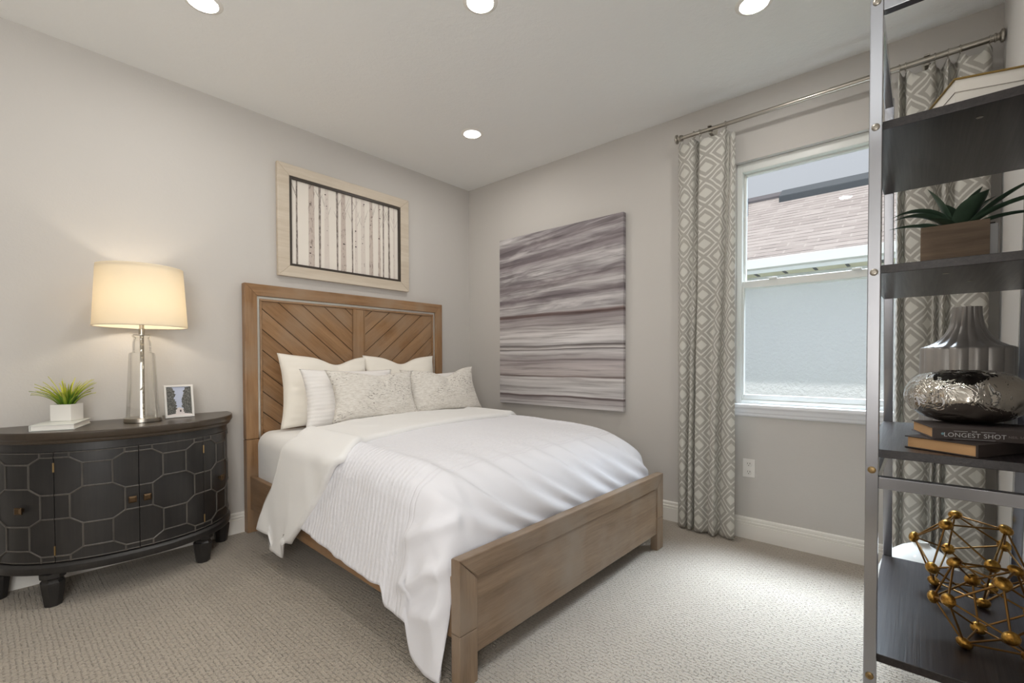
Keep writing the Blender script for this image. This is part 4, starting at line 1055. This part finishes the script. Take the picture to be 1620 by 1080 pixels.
# vases
M_GREY = plain('satin grey glaze', S(172, 169, 166), .28, .35)
vx, vy = -1.085, -3.406
m = MB(); m.lathe([(.098, .8748), (.104, .879), (.108, .89), (.108, 1.136), (.1065, 1.141), (.103, 1.1435), (.090, 1.148), (.074, 1.157), (.060, 1.170), (.049, 1.187), (.041, 1.207), (.036, 1.230), (.0335, 1.250), (.0335, 1.268), (.028, 1.268), (.028, 1.20)], (vx, vy, 0), 120, rib=.075, ribn=15)
tag(m.build('vase', M_GREY, smooth=42, loc=(vx, vy, .8748)), 'tall grey fluted vase with a narrow neck, behind the silver vase', 'vase')
t_ = NT('dented mercury glass'); v_ = t_.coords(); nn_ = t_.noise(v_, 26, 3, .55, .8); wv = t_.n('TexVoronoi', {'Vector': v_, 'Scale': 26.0}, feature='SMOOTH_F1').outputs['Distance']
M_MERC = t_.pbr(color=S(206, 202, 194), rough=.05, metal=1.0, normal=t_.bump(t_.math('ADD', nn_, t_.math('MULTIPLY', wv, .8)), .55, .02))
vx, vy, vz = -1.362, -3.390, Z3 + .0313 + .0295
m = MB(); m.lathe([(.046, 0), (.058, .002), (.088, .012), (.112, .030), (.1255, .054), (.128, .070), (.125, .088), (.112, .112), (.094, .127), (.076, .1345), (.060, .138), (.056, .1395), (.053, .137), (.052, .10)], (vx, vy, vz), 96, rib=.012, ribn=26)
tag(m.build('vase', M_MERC, smooth=80, loc=(vx, vy, vz)), 'squat dented silver mercury-glass vase standing on the two books', 'vase')
M_WGL = plain('white gloss glass', S(232, 232, 228), .08, spec=.7)
fx, fy = -.55, -3.305
m = MB(); m.lathe([(.075, 0), (.10, .004), (.128, .04), (.142, .10), (.145, .16), (.138, .21), (.120, .255), (.095, .288), (.065, .313), (.042, .326), (.030, .333), (.025, .340), (.026, .349), (.022, .349), (.020, .335)], (fx, fy, 0), 64)
tag(m.build('floor_vase', M_WGL, smooth=60, loc=(fx, fy, 0)), 'round glossy white vase on the carpet beyond the bottom shelf', 'vase')

# gold geometric sculptures
GR = (1 + 5 ** .5) / 2
IV = [Vector((0, a, b * GR)) for a in (-1, 1) for b in (-1, 1)] + [Vector((a, b * GR, 0)) for a in (-1, 1) for b in (-1, 1)] + [Vector((b * GR, 0, a)) for a in (-1, 1) for b in (-1, 1)]
IE = [(i, j) for i in range(12) for j in range(i) if (IV[i] - IV[j]).length < 2.01]
IV = [v.normalized() for v in IV]
t_ = NT('antique gold leaf'); n_ = t_.noise(t_.coords(), 55, 4, .65)
M_GOLD = t_.pbr(color=t_.ramp(n_, [(.36, S(128, 88, 38)), (.52, S(198, 150, 70)), (.70, S(230, 190, 108))]), rough=.32, metal=.9, normal=t_.bump(n_, .3, .004))
M_GOLDR = plain('bronze rod', S(150, 112, 62), .38, .85, var=.3)
def sculpture(label, th, ball, rodr):
    c, r, wv = Vector(th[:3]), th[3], Vector(th[4:7]); Rm = Matrix.Rotation(wv.length, 3, wv.normalized())
    P = [c + r * (Rm @ v) for v in IV]
    dz = .3446 + ball * .8 - min(p.z for p in P); P = [p + Vector((0, 0, dz)) for p in P]
    t = thing('geometric_sculpture', label, 'sculpture', (c.x, c.y, .3446), 'gold ball-and-rod sculptures')
    for p in P:
        n_ = (p - c - Vector((0, 0, dz))).normalized(); q_ = n_.to_track_quat('Z', 'Y').to_matrix() @ Matrix.Diagonal((1, 1, .74))
        MB().ball(p, ball, 18, mat=q_).build('ball', M_GOLD, t, smooth=180)
    for i, j in IE: MB().tube([P[i], P[j]], rodr, 8).build('rod', M_GOLDR, t, smooth=60)
sculpture('larger gold ball-and-rod sculpture at the far end of the bottom shelf', [-1.0381, -3.4200, 0.4803, 0.1375, -0.8317, -2.3256, 4.9027], .0190, .0028)
sculpture('smaller gold ball-and-rod sculpture at the near end of the bottom shelf', [-1.3809, -3.4428, 0.4482, 0.1171, -0.4113, 3.4671, -0.096], .0180, .0027)

# ------------------------------------------------------------------ outdoors: the neighbouring house
t_ = NT('white stucco'); v_ = t_.coords(); M_STUC = t_.pbr(color=S(218, 220, 222), rough=.9, spec=.1, normal=t_.bump(t_.noise(v_, 26, 4, .6), .7, .02))
def m_shingle():
    t = NT('asphalt shingle'); v = t.coords(); sep = t.n('SeparateXYZ', {0: v}); u = t.n('CombineXYZ', {0: sep.outputs['Y'], 1: t.math('MULTIPLY', sep.outputs['X'], 1.18)}).outputs[0]
    br = t.n('TexBrick', {'Vector': u, 'Scale': 1.0, 'Brick Width': .30, 'Row Height': .135, 'Mortar Size': .010, 'Mortar Smooth': .3, 'Color1': S(186, 178, 175), 'Color2': S(168, 160, 157), 'Mortar': S(186, 178, 175)}, offset=.37)
    row = t.math('FRACT', t.math('DIVIDE', t.math('MULTIPLY', sep.outputs['X'], 1.18), .135))
    seg = t.noise(t.n('CombineXYZ', {0: t.math('MULTIPLY', sep.outputs['Y'], 2.6), 1: t.math('FLOOR', t.math('DIVIDE', t.math('MULTIPLY', sep.outputs['X'], 1.18), .135))}).outputs[0], 1.0, 2)
    line = t.math('MULTIPLY', t.math('LESS_THAN', row, .17), t.ramp(seg, [(.34, (0, 0, 0, 1)), (.58, (1, 1, 1, 1))]))
    c = t.mix(t.math('MULTIPLY', line, .9), br.outputs['Color'], S(70, 64, 66)); n = t.noise(v, 60, 3)
    c = t.mix(t.math('MULTIPLY', n, .25), c, S(150, 140, 136))
    return t.pbr(color=c, rough=.95, spec=.1)
M_SHIN = m_shingle(); M_FASC = plain('white fascia', S(224, 226, 224), .5); M_SOFF = plain('cream soffit', S(232, 230, 206), .6); M_DKM = plain('dark metal vent', S(72, 78, 84), .5)
hs = thing('house', 'white stucco neighbouring house with a shingled roof seen through the window', 'house', (3.3, -2, -.35))
D = 3.3; YA, YB = -9, 7; EX, EZ = 2.85, 2.11; RXX, RZZ = 5.5, 3.80
MB().box(D, D + .2, YA + .5, YB - .5, -.35, 2.2).build('wall', M_STUC, hs)
MB().box(EX + .02, D, YA, YB, EZ + .03, EZ + .05).build('soffit', M_SOFF, hs)
m = MB()
for k in range(52): m.box(EX + .10, EX + .36, YA + .3 + k * .30, YA + .33 + k * .30, EZ + .022, EZ + .031)
m.build('soffit_vent', M_DKM, hs)
m = MB(); m.box(EX, EX + .022, YA, YB, EZ, EZ + .17); m.build('fascia', M_FASC, hs)
m = MB(); m.prism([(EX - .012, EZ + .17), (EX - .07, EZ + .15), (EX - .07, EZ + .05), (EX - .012, EZ + .04), (EX, EZ + .04), (EX, EZ + .17)], YA, YB, 'y'); m.build('gutter', M_FASC, hs)
m = MB(); m.prism([(EX - .03, EZ + .175), (RXX, RZZ), (2 * RXX - EX + .03, EZ + .175), (2 * RXX - EX + .03, EZ + .14), (RXX, RZZ - .05), (EX - .03, EZ + .14)], YA, YB, 'y'); m.build('roof', M_SHIN, hs)
MB().prism([(RXX - .20, RZZ - .11), (RXX - .20, RZZ - .075), (RXX, RZZ + .045), (RXX + .16, RZZ - .085), (RXX, RZZ + .005)], YA, YB, 'y').build('ridge_cap', plain('ridge shingle', S(104, 100, 104), .9), hs)
sl = (RZZ - EZ - .175) / (RXX - EX + .03); rz = lambda x: EZ + .175 + (x - EX + .03) * sl
MB().prism([(5.02, rz(5.02) - .01), (5.02, rz(5.02) + .10), (5.22, rz(5.22) + .13), (5.22, rz(5.22))], YA + 1, -1.62, 'y').build('roof_vent', M_DKM, hs, bevel=.01)
MB().lathe([(.05, 0), (.05, .26), (.055, .26), (.055, .30), (.001, .30)], (4.62, -1.24, rz(4.62) - .04), 16).build('vent_pipe', plain('grey pipe', S(150, 160, 172), .5), hs, smooth=40)
t_ = NT('lawn'); M_LAWN = t_.pbr(color=t_.mix(t_.noise(t_.coords(), 8, 4), S(110, 114, 92), S(140, 142, 118)), rough=.95)
struct(MB().box(.46, 12, -12, 9, -.45, -.35).build('ground', M_LAWN))
